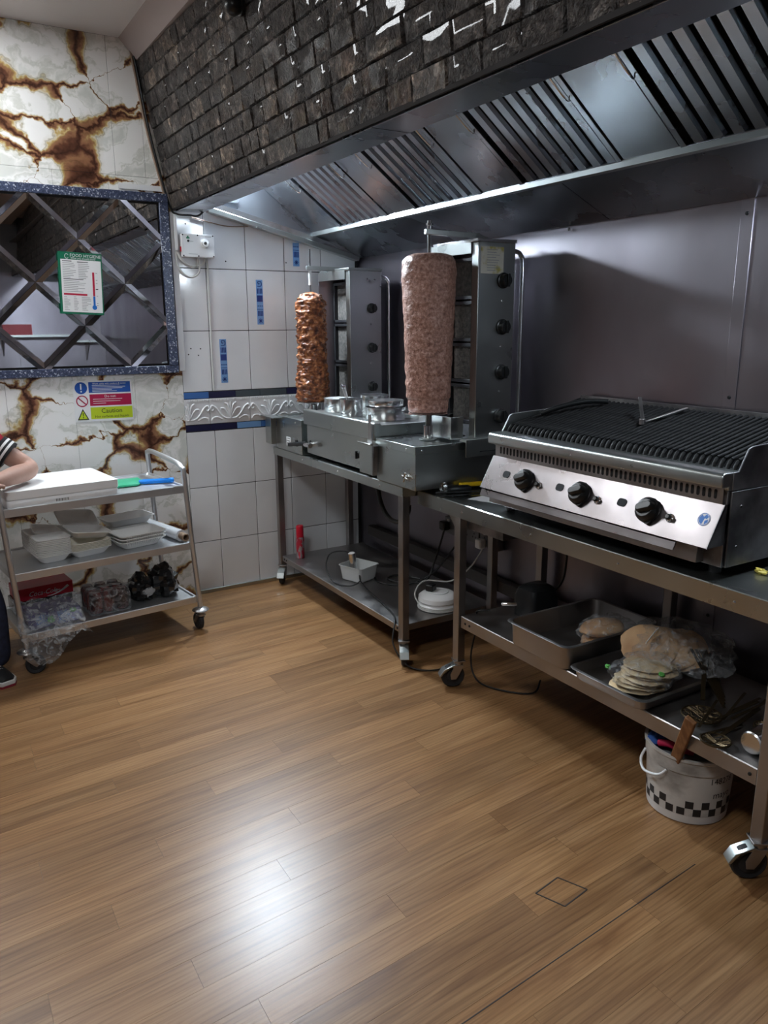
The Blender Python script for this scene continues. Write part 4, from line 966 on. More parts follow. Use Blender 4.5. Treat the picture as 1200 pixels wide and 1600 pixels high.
MB().add([(.012, .010, .0008), (.070, .010, .0008), (.041, .068, .0008)], [(0, 1, 2)]).xf(MS).build('triangle', 'ink', cs)
MB().add([(.0195, .0145, .0012), (.0625, .0145, .0012), (.041, .058, .0012)], [(0, 1, 2)]).xf(MS).build('triangle_face', 'sign_lime', cs)
ex = MB().add([(.0385, .046, .0016), (.0395, .029, .0016), (.0425, .029, .0016), (.0435, .046, .0016)], [(0, 1, 2, 3)]); ex.lathe([(.003, .0014), (.001, .0016)], (.041, .022, 0), 10)
ex.xf(MS).build('exclamation_mark', 'ink', cs)

# gas interlock control box with its leads
gb = thing('control_box', (1.415, D, 1.912), 'white wall control box with a dial and hanging white leads', 'control box')
MB().box(1.326, 1.506, D-.040, D-.0005, 1.912, 2.032).build('case', 'white_plastic', gb, bevel=.004)
MB().lathe([(.024, 0), (.024, .004), (.017, .006), (.017, .014), (.001, .015)], (1.452, D-.040, 1.985), 24, Matrix.Rotation(PI/2, 4, 'X')).build('dial', 'white_gloss', gb)
dk = MB()
for x, z, r in ((1.452, 1.985, .008), (1.362, 1.995, .006)): dk.lathe([(r, 0), (r, .017 if r > .007 else .004), (.001, .018 if r > .007 else .005)], (x, D-.040, z), 14, Matrix.Rotation(PI/2, 4, 'X'))
dk.build('button', 'ink', gb)
sc3 = MB()
for x in (1.333, 1.415, 1.499):
    for z in (1.919, 2.025): sc3.lathe([(.004, 0), (.004, .002), (.001, .003)], (x, D-.040, z), 8, Matrix.Rotation(PI/2, 4, 'X'))
sc3.build('screw', 'ink', gb, kind='stuff')
flat('marking', 'print_grey', [(1.36, 1.41, 1.9275, 1.9295), (1.455, 1.49, 2.018, 2.021), (1.372, 1.39, 1.992, 1.994)], 0, gb, Matrix.Translation((0, D-.0405, 0)) @ Matrix(((1, 0, 0, 0), (0, 0, -1, 0), (0, 1, 0, 0), (0, 0, 0, 1))))
flat('green_mark', 'sign_green', [(1.352, 1.370, 2.006, 2.014), (1.357, 1.365, 2.014, 2.021)], 0, gb, Matrix.Translation((0, D-.0405, 0)) @ Matrix(((1, 0, 0, 0), (0, 0, -1, 0), (0, 1, 0, 0), (0, 0, 0, 1))))
B(1.322, 1.326, D-.028, D-.016, 1.94, 1.965).build('rocker_switch', 'red_cap', gb)
yl = D-.015
for P in ([(1.302, yl, 1.944), (1.318, yl, 1.905), (1.36, yl, 1.872), (1.41, yl, 1.868), (1.448, yl, 1.885), (1.455, yl, 1.914)],
          [(1.304, yl, 1.944), (1.330, yl, 1.90), (1.375, yl, 1.864), (1.41, yl, 1.872), (1.416, yl, 1.914)],
          [(1.299, yl, 1.944), (1.302, yl, 1.875), (1.33, yl, 1.83), (1.375, yl, 1.81), (1.415, yl, 1.83), (1.425, yl, 1.875), (1.420, yl, 1.914)]):
    wire('lead', P, .0052, 'cable_white', gb)
B(1.296, 1.3115, D-.024, D-.012, 1.945, 2.13).build('lead_conduit', 'white_plastic', gb, bevel=.002)
wire('lead', [(1.474, D-.006, 1.914), (1.472, D-.006, 1.70), (1.470, D-.006, 1.45), (1.468, D-.006, 1.195)], .0042, 'cable_white', gb)
# black and tan cables down the left edge of the brick front
wire('ceiling_cable', [(1.150, D-.012, 2.86), (1.162, D-.014, 2.80), (1.195, D-.02, 2.55), (1.240, D-.02, 2.33), (1.283, D-.02, 2.16), (1.315, D-.03, 2.128), (1.37, D-.06, 2.122), (1.43, D-.05, 2.128), (1.492, D-.064, 2.200)], .0055, 'cable_black', label='black cable running down beside the brick front to the hood', cat='cable')
wire('ceiling_cable', [(1.135, D-.010, 2.90), (1.150, D-.008, 2.80), (1.186, D-.010, 2.55), (1.232, D-.010, 2.33), (1.272, D-.010, 2.17)], .006, 'cable_brown', label='tan cable beside the black one at the brick front', cat='cable')
wire('fixing_wire', [(1.40, D-.005, 2.12), (1.50, D-.005, 2.10), (1.60, D-.005, 2.085), (1.72, D-.005, 2.09)], .003, 'cable_brown', label='thin brown wire along the tiles under the hood end', cat='wire')
# security camera at the top of the brick front
cc = thing('security_camera', (1.205, 3.005, 2.72), 'dark security camera fixed high on the brick front', 'camera')
pc = FP(3.02, .80, .012)
MB().lathe([(.040, 0), (.040, .012), (.036, .014), (.001, .014)], pc, 20, Vector((-.98, 0, -.2)).to_track_quat('Z', 'Y').to_matrix().to_4x4()).build('mount', 'black_plastic', cc)
blob(pc+Vector((-.03, 0, -.01)), .034, .034, .034, 18, 12, 0).build('dome', 'black_plastic', cc, sharp=80)

# ------------------------------------------------------------------ trolley
TA, TL = .1232, (.332, 3.656, 0)
TM = Matrix.Translation(TL) @ Matrix.Rotation(TA, 4, 'Z')
tro = thing('serving_trolley', TL, 'three-tier steel trolley on castors below the mirror', 'trolley', TA)
U0, U1, V0, V1 = -.045, .800, .015, .475
SH = {}
for nm, zt, zb, ush in (('top', .780, .742, -.020), ('mid', .482, .446, -.008), ('bot', .190, .156, .006)):
    c = ((U0+U1)/2+ush, (V0+V1)/2); w, d = U1-U0, V1-V0
    L_ = lambda g, z: [(x, y, z) for x, y in rrect(c[0], c[1], w-g, d-g, .012)]
    MB().loft([L_(.006, zb), L_(0, zb), L_(0, zt-.003), L_(.004, zt), L_(.022, zt), L_(.030, zt-.008)]).build('shelf', 'steel_trolley', tro, local=True, sharp=22); SH[nm] = zt-.0078
lt, lb = -.030, .012
for ub in (U0, U1+.008):
    pts = [(ub+lb, V0, .130), (ub+lt*.4, V0, .5), (ub+lt, V0, .835), (ub+lt-.002, V0+.012, .862), (ub+lt-.003, V0+.06, .882), (ub+lt-.003, V0+.2, .893), (ub+lt-.003, V1-.06, .903), (ub+lt-.002, V1-.012, .892), (ub+lt, V1, .86), (ub+lt*.4, V1, .5), (ub+lb, V1, .130)]
    MB().tube(smooth(pts, 5), .0128, 12).build('end_frame', 'steel_trolley', tro, local=True, sharp=80)
    for v, ya in ((V0, .35), (V1, 2.6)):
        k = MB().lathe([(.012, .128), (.040, .118), (.044, .112), (.040, .108), (.014, .106), (.014, .092), (.020, .090), (.020, .08), (.001, .08)], (ub+lb, v, 0), 20)
        off = Vector((.032, 0, 0)) if ub < 0 else Vector((.006, .028, 0))
        M_ = Matrix.Translation((ub+lb, v, 0)) @ Matrix.Rotation(ya+(-.5 if ub < 0 else 1.25), 4, 'Z')
        fk = MB()
        for s in (-1, 1): fk.loft([[(x, s*(.018+q), z) for x, z in ((-.016, .086), (.016, .086), (.044, .045), (.032, .035), (.020, .045))] for q in (0, .003)])
        fk.xf(M_); k.add(fk.v, fk.f)
        ko = k.build('caster', 'steel_dull', tro, local=True, sharp=40)
        MB().lathe([(.004, -.013), (.022, -.013), (.026, -.009), (.038, -.013), (.044, -.009), (.044, .009), (.038, .013), (.026, .009), (.022, .013), (.004, .013)], (.030, 0, .044), 24, Matrix.Rotation(PI/2, 4, 'X')).xf(M_).build('wheel', 'black_rubber', ko, local=True, sharp=40)
def on_t(mb): return mb.xf(TM)
# paper on the top tier
zt_ = SH['top']+.0006
pk = thing('paper_pack', TM @ Vector((.20, .2, zt_)), 'plastic-wrapped pack of white paper under loose sheets on the trolley', 'paper', TA)
MB().loft([[(x, y, z) for x, y in rrect(.205, .215, .49-g, .385-g, .012)] for z, g in ((zt_, .006), (zt_+.006, 0), (zt_+.034, 0), (zt_+.040, .006))]).xf(TM).build('wrapped_ream', 'paper_wrap', pk, bevel=.002)
bc = MB()
for i in range(14): bc.add([(.165+i*.0042, .0215, zt_+.012), (.165+i*.0042+.0012+.0014*(i % 3 == 0), .0215, zt_+.012), (.165+i*.0042+.0012+.0014*(i % 3 == 0), .0215, zt_+.024), (.165+i*.0042, .0215, zt_+.024)], [(0, 1, 2, 3)])
bc.xf(TM).build('pack_print', 'ink', pk, kind='stuff')
def sheet(z0, z1, ru, seed):
    mb = MB(); n_ = 14; lo = []
    for z in (z0, z1):
        L = []
        for x, y in rrect(.207, .22, .492, .392, .008, 3): L.append((x+.003*noise.noise(Vector((x*9, y*9, seed+z*90))), y+.004*noise.noise(Vector((x*8, seed, z*200))), z+(.004*noise.noise(Vector((x*5, y*5, seed))) if z == z1 else 0)))
        lo.append(L)
    return mb.loft(lo)
sheet(zt_+.041, zt_+.078, 0, 2.).xf(TM @ Matrix.Translation((0, 0, 0))).build('loose_paper', 'paper', label='thick stack of loose white paper sheets on the trolley', cat='paper', bevel=.001)
gp = MB().loft([[(x, y, z+.003*noise.noise(Vector((x*30, y*30, 1)))) for x, y in ((.50, .185), (.60, .17), (.655, .235), (.66, .33), (.53, .36), (.49, .27))] for z in (zt_+.003, zt_+.014)])
on_t(gp).build('green_packet', 'green_pack', label='crumpled green packet beside the paper on the trolley', cat='packet', bevel=.003)
bp_ = thing('blue_marker', TM @ Vector((.69, .17, zt_)), 'bright blue marker lying on the trolley top tier', 'marker', TA)
on_t(MB().tube([(.618, .205, zt_+.014), (.64, .196, zt_+.014), (.76, .150, zt_+.014)], [.010, .013, .013], 12)).build('barrel', 'blue_pen', bp_, sharp=60)
on_t(MB().tube([(.758, .151, zt_+.014), (.775, .1445, zt_+.014), (.778, .143, zt_+.014)], [.0135, .0135, .010], 12)).build('cap', 'blue_pen', bp_, sharp=60)

# foam food boxes on the middle tier
zm = SH['mid']+.0006
def tub_mb(w, d, h, tp, r=.022, t=.0016, rim=.005, ribs=False):
    L_ = lambda g, z, q=0.: [(x, y, z) for x, y in rrect(0, 0, w+g, d+g, r, 5)]
    return MB().loft([L_(-2*tp-.012, 0), L_(-2*tp, .005), L_(-.002, h-.004), L_(2*rim, h-.003), L_(2*rim, h), L_(-2*t, h), L_(-2*tp-2*t, .007), L_(-2*tp-.014, .0035)])
def ribs_mb(w, d, h, tp):
    r_ = MB(); n_ = int(w/.012)
    for i in range(2, n_-1):
        x = -w/2+i*.012
        for s in (-1, 1): r_.bar((x*(1-2*tp/w*.8), s*(d/2-tp-.0005), .007), (x, s*(d/2-.001), h-.006), .004, .002, (0, s, 0))
    return r_
def foam_box(label, u, v, z, w, d, h, rot=0., m='foam', lid=None, lidrot=0., group=None, tp=.02, ribs=False, tilt=(0, 0)):
    MM = TM @ Matrix.Translation((u, v, z)) @ Matrix.Rotation(rot, 4, 'Z') @ Matrix.Rotation(tilt[0], 4, 'X') @ Matrix.Rotation(tilt[1], 4, 'Y')
    t = thing('foam_box', MM.translation, label, 'food box', group=group)
    b_ = tub_mb(w, d, h, tp).xf(MM).build('tray', m, t, sharp=40)
    if ribs: ribs_mb(w, d, h, tp).xf(MM).build('ribs', m, b_, kind='stuff')
    if lid:
        ML = MM @ Matrix.Translation((0, d/2+.006, h-.003)) @ Matrix.Rotation(lidrot, 4, 'X') @ Matrix.Translation((0, lid/2+.004, 0))
        tub_mb(w, lid, h*.8, tp).xf(ML @ Matrix.Translation((0, 0, -h*.8+.002))).build('lid', m, t, sharp=40)
    return t
ORD = ['lowest', 'second from the bottom', 'third from the bottom', 'fourth from the bottom', 'fifth from the bottom', 'sixth from the bottom', 'seventh from the bottom', 'eighth from the bottom', 'ninth from the bottom', 'second from the top', 'topmost']
for i in range(11):
    foam_box('white hinged food box, '+ORD[i]+' of the tall left stack', .155+.001*math.sin(i*2.1), .165+.0015*math.cos(i*1.7), zm+i*.0078, .150, .130, .040, lid=.13, lidrot=.02, group='nested white food boxes, left stack')
for i in range(6):
    foam_box('cream food box, '+['', 'lowest', 'second from the bottom', 'middle one', 'second from the top', 'topmost'][i]+' of the low middle stack' if i else 'white food box at the bottom of the middle low stack', .325+.001*math.sin(i*1.9), .175, zm+i*.0068, .185, .140, .038, rot=.10, m='foam_cream' if i else 'foam', group='cream food boxes, middle stack' if i else None)
foam_box('open white food box lying tilted across the middle stack', .335, .20, zm+.082, .19, .14, .036, rot=.08, lid=.12, lidrot=.42, tilt=(.06, .16))
foam_box('white food tray standing askew behind the stacks', .215, .37, zm+.055, .19, .15, .045, rot=-.12, tilt=(.10, .20), ribs=True)
for i in range(3):
    foam_box(['ribbed white food tray at the bottom of the right pile', 'ribbed white food tray in the middle of the right pile', 'ribbed white food tray on top of the right pile'][i], .575, .175, zm+i*.016, .235, .165, .042, rot=.10, ribs=True, tp=.026, group='ribbed trays, right pile')
# upside-down pair behind
for i in range(2):
    MM = TM @ Matrix.Translation((.60, .385, zm+.062+i*.040)) @ Matrix.Rotation(.10, 4, 'Z') @ Matrix.Rotation(PI if i == 0 else 0, 4, 'X')
    t = thing('foam_box', MM.translation, ['upturned white food tray behind the right pile', 'shallow white food tray lying on the upturned one'][i], 'food box')
    tub_mb(.25, .15, .058 if i == 0 else .04, .02).xf(MM if i == 0 else MM @ Matrix.Translation((0, 0, -.035))).build('tray', 'foam', t, sharp=40)
# cling film roll
cr = thing('film_roll', TM @ Vector((.77, .22, zm)), 'roll of cling film with brown core on the trolley middle tier', 'film roll', TA)
on_t(MB().cyl((.735, .45, zm+.030), (.775, .09, zm+.030), .030, n=24)).build('film', 'film', cr, sharp=60)
on_t(MB().loft([[(.775+.006*0+r*math.cos(a)*.99, .09-q, zm+.030+r*math.sin(a)) for a in [2*PI*k/20 for k in range(20)]] for q, r in ((-.30, .019), (.055, .019), (.055, .014), (-.02, .014))], True, True)).build('core', 'cardboard_tube', cr)
# bottom tier
zb_ = SH['bot']+.0006
ck = thing('drinks_carton', TM @ Vector((.13, .38, zb_)), 'red soft drink carton with white script lettering on the trolley bottom tier', 'carton', TA)
Mc = TM @ Matrix.Translation((.012, .300, zb_+.072)) @ Matrix.Rotation(.0, 4, 'Z')
MB().box(0, .262, 0, .16, 0, .062).xf(Mc).build('carton', 'red_card', ck, bevel=.002)
Mt = Mc @ Matrix.Translation((.05, -.0008, .028)) @ Matrix.Rotation(PI/2, 4, 'X')
text_mb('Coca‑Cola'.replace('‑', '-'), .034, Mt, shear=.35, width=.92).build('lettering', 'sign_white', ck)
flat('small_lettering', 'sign_white', [(.118, .150, -.003, .001)], 0, ck, Mt)
wv_ = MB(); xs = [i/12 for i in range(13)]
wv_.loft([[(.135+q*.10, -.0008, .006+.040*q*q), (.135+q*.105+.004, -.0008, .003+.034*q*q)] for q in xs], False, False, close=False)
wv_.xf(Mc).build('white_ribbon', 'sign_white', ck)
on_t(MB().box(-.0, .27, .305, .46, zb_, zb_+.0715)).build('drinks_tray', 'black_bag', label='dark wrapped pack beneath the red drinks carton', cat='pack', bevel=.006)
pp_ = thing('purple_pack', TM @ Vector((.12, .13, zb_)), 'dark purple printed pack in a clear plastic bag on the bottom tier', 'pack', TA)
Mq = TM @ Matrix.Translation((.0, .05, zb_)) @ Matrix.Rotation(.03, 4, 'Z')
MB().loft([[(x, y+(z-0)*.5, z) for x, y in rrect(.125, .10, .245, .18, .015)] for z in (.002, .066)]).xf(Mq).build('pack_body', 'purple_pack', pp_, bevel=.008)
pt = MB(); rr = random.Random(9)
for i in range(9):
    for x in (.035, .135): pt.bar((x, .0088+.5*(.014+i*.0055), .014+i*.0055), (x+rr.uniform(.04, .075), .0088+.5*(.014+i*.0055), .014+i*.0055), .0022, .0008, (0, -.6, .8))
pt.xf(Mq).build('small_print', 'blue_light', pp_, kind='stuff')
blob(Mq @ Vector((.10, .018, .036)), .016, .006, .016, 10, 8, .3).build('leaf_print', 'green_leaf', pp_)
blob(Mq @ Vector((.205, .032, .054)), .016, .008, .010, 10, 8, .3, seed=4).build('leaf_print', 'green_leaf', pp_)
# clear bag drooping over the front edge
bg = MB(); nu, nv = 26, 22; vs = []
for j in range(nv+1):
    for i in range(nu+1):
        q, s = i/nu, j/nv; u = -.045+.285*q-.02*math.sin(3*s)
        if s < .5: v, z = .16-.165*(s/.5), zb_+.115-.06*(s/.5)**1.5
        else: v, z = -.005-.055*math.sin((s-.5)*2*PI*.6), zb_+.055-.165*(s-.5)/.5*(.75+.35*math.sin(q*5+.5))
        nn = Vector((q*5, s*5, 0)); r3 = noise.noise_vector(nn*1.2)*.022+noise.noise_vector(nn*3)*.010
        edge = (abs(q-.5)*2)**3
        vs.append(Vector((u, v, z))+r3+Vector((0, -.02*edge, .03*edge*(1-s))))
bg.add(vs, [(j*(nu+1)+i, j*(nu+1)+i+1, (j+1)*(nu+1)+i+1, (j+1)*(nu+1)+i) for j in range(nv) for i in range(nu)])
on_t(bg).build('plastic_bag', 'clear_bag_creased', label='crumpled clear plastic bag drooping over the trolley bottom tier', cat='plastic bag', sharp=50)
# wrapped red can pack
cn = thing('can_pack', TM @ Vector((.39, .2, zb_)), 'shrink-wrapped pack of red cans on the trolley bottom tier', 'can pack', TA)
for i in range(3):
    for j in range(3):
        on_t(MB().lathe([(.024, 0), (.030, .006), (.031, .03), (.031, .092), (.025, .106), (.024, .110), (.001, .109)], (.325+i*.063, .115+j*.063, zb_), 18)).build('can', 'red_cans', cn)
wr_ = MB().loft([[(x+.006*noise.noise(Vector((x*20, y*20, z*20))), y-.012+.006*noise.noise(Vector((x*22, 7, z*25))), z) for x, y in rrect(.388, .178, .200-g, .200-g, .03, 6)] for z, g in ((zb_+.001, .004), (zb_+.03, 0), (zb_+.08, 0), (zb_+.113, .01), (zb_+.118, .06))])
on_t(wr_).build('shrink_wrap', 'clear_bag', cn)
for i, (u, v, sx, sy, sz, sd, lb_) in enumerate(((.565, .17, .062, .085, .075, 1.2, 'glossy black packed bag next to the red cans on the trolley'), (.70, .20, .075, .10, .085, 5.1, 'black bag with a pale label at the trolley bottom right'))):
    t = thing('black_bag', TM @ Vector((u, v, zb_)), lb_, 'bag', TA)
    on_t(blob((u, v, zb_+sz*.75+.006), sx, sy, sz, 22, 15, .24, 2.4, sd, flat=-sz*.75)).build('bag_body', 'black_bag', t, sharp=12)
    on_t(blob((u+.02, v-sy*.93, zb_+.06), .026, .006, .020, 12, 8, .4, 3, sd)).build('bag_label', 'print_grey', t)

# ------------------------------------------------------------------ things on the benches
zs1, zs2 = .1786, .3366
sc = thing('spray_can', (1.895, 4.145, zs1), 'red-capped aerosol can at the far end of the lower shelf', 'spray can')
MB().lathe([(.023, 0), (.025, .004), (.025, .125), (.021, .134), (.001, .134)], (1.895, 4.145, zs1), 20).build('can', 'can_body', sc)
MB().lathe([(.0225, .130), (.0225, .195), (.019, .202), (.001, .202)], (1.895, 4.145, zs1), 20).build('cap', 'red_cap', sc)
tbx = thing('plastic_tub', (2.0, 3.60, zs1), 'white plastic tub with a steel cup on the lower shelf', 'tub')
M3 = Matrix.Translation((1.998, 3.605, zs1+.0005)) @ Matrix.Rotation(.35, 4, 'Z')
tub_mb(.155, .165, .085, .010, .02, .002, .004).xf(M3).build('tub', 'tub', tbx, sharp=40)
MB().tube([M3 @ Vector((-.02, .01, .006)), M3 @ Vector((-.035, .02, .15))], [.023, .019], 18).build('steel_cup', 'steel_bright', label='tall steel tube standing in the plastic tub', cat='tube', sharp=60)
MB().tube([M3 @ Vector((-.035, .02, .151)), M3 @ Vector((-.0355, .0203, .156))], [.0195, .012], 18).build('cup_cap', 'sign_white', bpy.data.objects['steel_cup'], sharp=60)
wire('probe_cable', [M3 @ Vector((-.04, .025, .150)), (1.93, 3.66, zs1+.155), (1.87, 3.70, zs1+.14), (1.835, 3.68, zs1+.07), (1.84, 3.60, zs1+.010), (1.88, 3.50, zs1+.008), (1.93, 3.475, zs1+.03), (1.945, 3.50, zs1+.055), (1.935, 3.47, zs1+.03), (1.93, 3.38, zs1+.008), (1.90, 3.20, zs1+.008), (1.86, 3.02, zs1+.008), (1.815, 2.93, zs1+.006), (1.775, 2.88, .10), (1.80, 2.80, .02), (1.87, 2.72, .007), (2.0, 2.70, .007)], .004, 'cable_black', label='black cable looping from the tub over the shelf edge', cat='cable')
rl = thing('cable_reel', (2.11, 3.0, zs1), 'white round extension reel lying on the lower shelf', 'cable reel')
MB().lathe([(.070, 0), (.094, .006), (.100, .018), (.090, .028), (.090, .034), (.099, .042), (.096, .062), (.080, .074), (.040, .078), (.001, .078)], (2.115, 3.005, zs1), 36).build('reel_case', 'white_gloss', rl)
MB().lathe([(.050, .0768), (.050, .0815), (.046, .083), (.001, .083)], (2.12, 3.01, zs1), 30).build('socket_face', 'white_plastic', rl)
for k in range(3): 
    MB().tube([(2.115+.099*math.cos(a), 3.005+.099*math.sin(a), zs1+.006+k*.007) for a in [2*PI*i/30 for i in range(31)]], .0038, 6).build('wound_cable', 'cable_white', rl)
MB().obox((2.09, 3.03, zs1+.10), .05, .04, .034, Matrix.Rotation(.5, 3, 'Z')).build('black_plug', 'black_plastic', label='black plug sitting in the white cable reel', cat='plug', bevel=.006)
wire('reel_lead', [(2.03, 3.05, zs1+.02), (2.04, 3.10, zs1+.06), (2.12, 3.13, zs1+.10), (2.25, 3.08, zs1+.09), (2.34, 3.04, zs1+.16), (2.385, 3.0, .44), (2.392, 2.99, .50)], .004, 'cable_white', label='white lead from the cable reel up to the wall socket', cat='cable')
# sockets and cables on the steel wall
ss = thing('socket_row', (W-.01, 3.10, .44), 'row of grey metal wall sockets behind the bench legs', 'socket')
for i, yc in enumerate((3.255, 3.10, 2.945)):
    o = B(W-.040, W-.004, yc-.073, yc+.073, .455, .545).build('socket_plate', 'socket_grey', ss, bevel=.004)
    q = MB()
    for s in (-.035, .035): q.box(W-.043, W-.040, yc+s-.009, yc+s+.009, .520, .535)
    q.build('switch', 'white_plastic', o)
    q = MB()
    for s in (-.035, .035):
        for a, b_ in ((0, .505), (-.011, .487), (.011, .487)): q.box(W-.0405, W-.0398, yc+s+a-.003, yc+s+a+.003, b_-.004, b_+.004)
    q.build('pin_holes', 'dark_void', o, kind='stuff')
for yc, zc, m_, lb_ in ((3.30, .50, 'black_plastic', 'black plug in the leftmost wall socket'), (2.985, .475, 'white_plastic', 'white plug in the wall socket nearest the reel')):
    MB().obox((W-.062, yc, zc), .04, .045, .05, Matrix()).build('wall_plug', m_, label=lb_, cat='plug', bevel=.008)
B(W-.05, W-.004, 2.60, 4.15, .255, .315).build('cable_trunking', 'trunking', label='dark cable trunking along the foot of the steel wall', cat='trunking', bevel=.003)
for P, r, m_, lb_ in (
    ([(2.36, 3.30, .48), (2.35, 3.32, .40), (2.32, 3.33, .30), (2.24, 3.30, .21), (2.15, 3.40, zs1+.008), (2.12, 3.50, zs1+.008), (2.20, 3.52, zs1+.008), (2.27, 3.40, zs1+.008)], .0055, 'cable_black', 'black cable hanging from the leftmost wall socket'),
    ([(2.35, 3.13, .80), (2.37, 3.14, .62), (2.36, 3.13, .5), (2.33, 3.20, .38), (2.28, 3.30, .24), (2.15, 3.36, zs1+.008), (2.05, 3.46, zs1+.008), (2.08, 3.58, zs1+.008), (2.10, 3.68, zs1+.03)], .005, 'cable_black', 'long black cable falling behind the bench to the tub'),
    ([(2.34, 2.36, .70), (2.35, 2.37, .55), (2.34, 2.38, .45), (2.28, 2.40, zs2+.05)], .005, 'cable_black', 'black cable hanging to the black motor box'),
    ([(1.99, 2.44, zs2+.03), (1.95, 2.48, zs2+.02), (2.02, 2.56, .27), (2.0, 2.58, .10), (1.99, 2.52, .012), (2.02, 2.40, .007), (2.12, 2.30, .007), (2.2, 2.34, .03)], .004, 'cable_black', 'black cable looping on the floor beside the char grill bench')):
    wire('power_cable', P, r, m_, label=lb_, cat='cable')
gh = thing('gas_hose', (2.05, 3.2, .6), 'thick black gas hose curving below the bench top', 'hose')
wire('hose', [(2.03, 3.42, .81), (2.02, 3.42, .72), (2.02, 3.38, .63), (2.01, 3.28, .585), (2.0, 3.16, .60), (1.99, 3.09, .66), (1.99, 3.08, .70)], .012, 'cable_black', gh, n=10)
MB().cyl((1.99, 3.08, .695), (1.99, 3.08, .80), .008, n=10).build('hose_coupling', 'steel_bright', gh)

# utensils on the char grill bench
zt2 = .8306
def knife(label, a, b_, c, mh, lb2=None, w=.03):
    t = thing('kitchen_knife', a, label, 'knife'); a, b_, c = Vector(a), Vector(b_), Vector(c)
    MB().bar(a, b_, .024, .018).build('handle', mh, t, bevel=.006)
    d = (c-b_); s = Vector((-d.y, d.x, 0)).normalized()
    MB().loft([[p+s*w*q+Vector((0, 0, h)) for q in (-.5, .5)]+[p+s*w*q*.6+Vector((0, 0, h+.002)) for q in (.5, -.5)] for p, h, w in ((b_, -.008, w), (b_+d*.6, -.008, w), (c, -.008, w*.3))]).build('blade', 'knife_blade', t)
    return t
knife('yellow-handled knife on the bench left of the char grill', (2.022, 2.717, zt2+.030), (2.165, 2.700, zt2+.026), (2.34, 2.60, zt2+.014), 'yellow', w=.04)
kb = thing('black_handled_tool', (1.98, 2.74, zt2), 'black-handled wire-loop tool in front of the yellow knife', 'tool')
MB().tube([(1.935, 2.705, zt2+.019), (1.95, 2.700, zt2+.019), (2.03, 2.668, zt2+.019), (2.045, 2.662, zt2+.019)], [.016, .019, .019, .012], 12).build('handle', 'black_plastic', kb, sharp=60)
for k in range(3):
    MB().tube([(1.925+.004*k, 2.712-.004*k+.02*math.cos(a)*.8, zt2+.028+.024*math.sin(a)) for a in [2*PI*i/16 for i in range(17)]], .0018, 5).build('wire_loop', 'chrome', kb)
kn2 = thing('flat_tongs', (1.92, 2.65, zt2), 'slim black tongs lying at the bench front edge', 'tongs')
for s in (0, 1):
    MB().bar((1.862+s*.004, 2.668+s*.006, zt2+.006+s*.013), (2.13, 2.585, zt2+.007+s*.010), .016, .006).build('arm', 'black_plastic', kn2, bevel=.002)
cl = MB(); nu = 10; vs = []
for j in range(nu+1):
    for i in range(nu+1):
        x, y = 1.952+.165*i/nu+.05*j/nu, 2.565-.17*j/nu+.03*i/nu
        vs.append((x, y, zt2+.003+.003*max(0, noise.noise(Vector((x*28, y*28, 0))))))
cl.add(vs, [(j*(nu+1)+i, j*(nu+1)+i+1, (j+1)*(nu+1)+i+1, (j+1)*(nu+1)+i) for j in range(nu) for i in range(nu)])
cl.add([(x, y, z-.002) for x, y, z in vs], [(j*(nu+1)+i, (j+1)*(nu+1)+i, (j+1)*(nu+1)+i+1, j*(nu+1)+i+1) for j in range(nu) for i in range(nu)])
cl.build('paper_sheet', 'cloth_white', label='white sheet lying on the bench by the char grill foot', cat='paper')
blob((2.075, 1.300, zt2+.008), .012, .020, .008, 12, 8, .35, 3, 2.).build('chip', 'cheese', label='small yellow chip on the bench right of the char grill', cat='food scrap')

# lower shelf of the char grill bench
mtb = thing('motor_box', (2.17, 2.36, zs2), 'black motor box at the far end of the lower shelf', 'motor')
MB().loft([[(x, y, z) for x, y in rrect(2.17, 2.355, .15-g, .13-g, .02)] for z, g in ((zs2, 0), (zs2+.09, 0), (zs2+.125, .02), (zs2+.14, .06))]).build('case', 'black_plastic', mtb, bevel=.003)
MB().tube([(2.10, 2.40, zs2+.05), (2.05, 2.43, zs2+.05), (2.045, 2.432, zs2+.05)], [.010, .010, .006], 12).build('coupling', 'chrome', mtb)
def gn(label, x0, x1, y0, y1, z0, z1):
    w, d = x1-x0, y1-y0
    o = MB(); L_ = lambda g, z: [(x, y, z) for x, y in rrect((x0+x1)/2, (y0+y1)/2, w+g, d+g, .035, 6)]
    o.loft([L_(-.022, z0), L_(-.014, z0+.004), L_(-.006, z1-.003), L_(.014, z1-.003), L_(.018, z1-.001), L_(.014, z1), L_(-.010, z1), L_(-.020, z0+.006), L_(-.03, z0+.004)])
    return o.build('steel_tray', 'steel_dull', label=label, cat='tray', sharp=40)
gn('deep steel tray holding a pair of buns on the lower shelf', 1.872, 2.345, 1.865, 2.19, zs2+.001, zs2+.095)
gn('shallow steel tray under the bagged flatbreads on the lower shelf', 1.866, 2.30, 1.515, 1.838, zs2+.001, zs2+.040)
for i, (x, y, z, sx, sy, sz, m_) in enumerate(((2.17, 1.965, zs2+.032, .10, .075, .026, 'bun'), (2.165, 1.975, zs2+.074, .10, .07, .026, 'bun'))):
    blob((x, y, z), sx, sy, sz, 24, 14, .05, 2, i*3.).build('bread_bun', m_, label=['lower bun of the pair in the deep steel tray', 'upper bun of the pair in the deep steel tray'][i], cat='bread')
blob((2.18, 1.965, zs2+.062), .125, .094, .058, 36, 24, .10, 3, 8., flat=-.052).build('bread_bag', 'clear_bag', label='clear bag around the two buns in the deep tray', cat='plastic bag', sharp=40)
rr = random.Random(2)
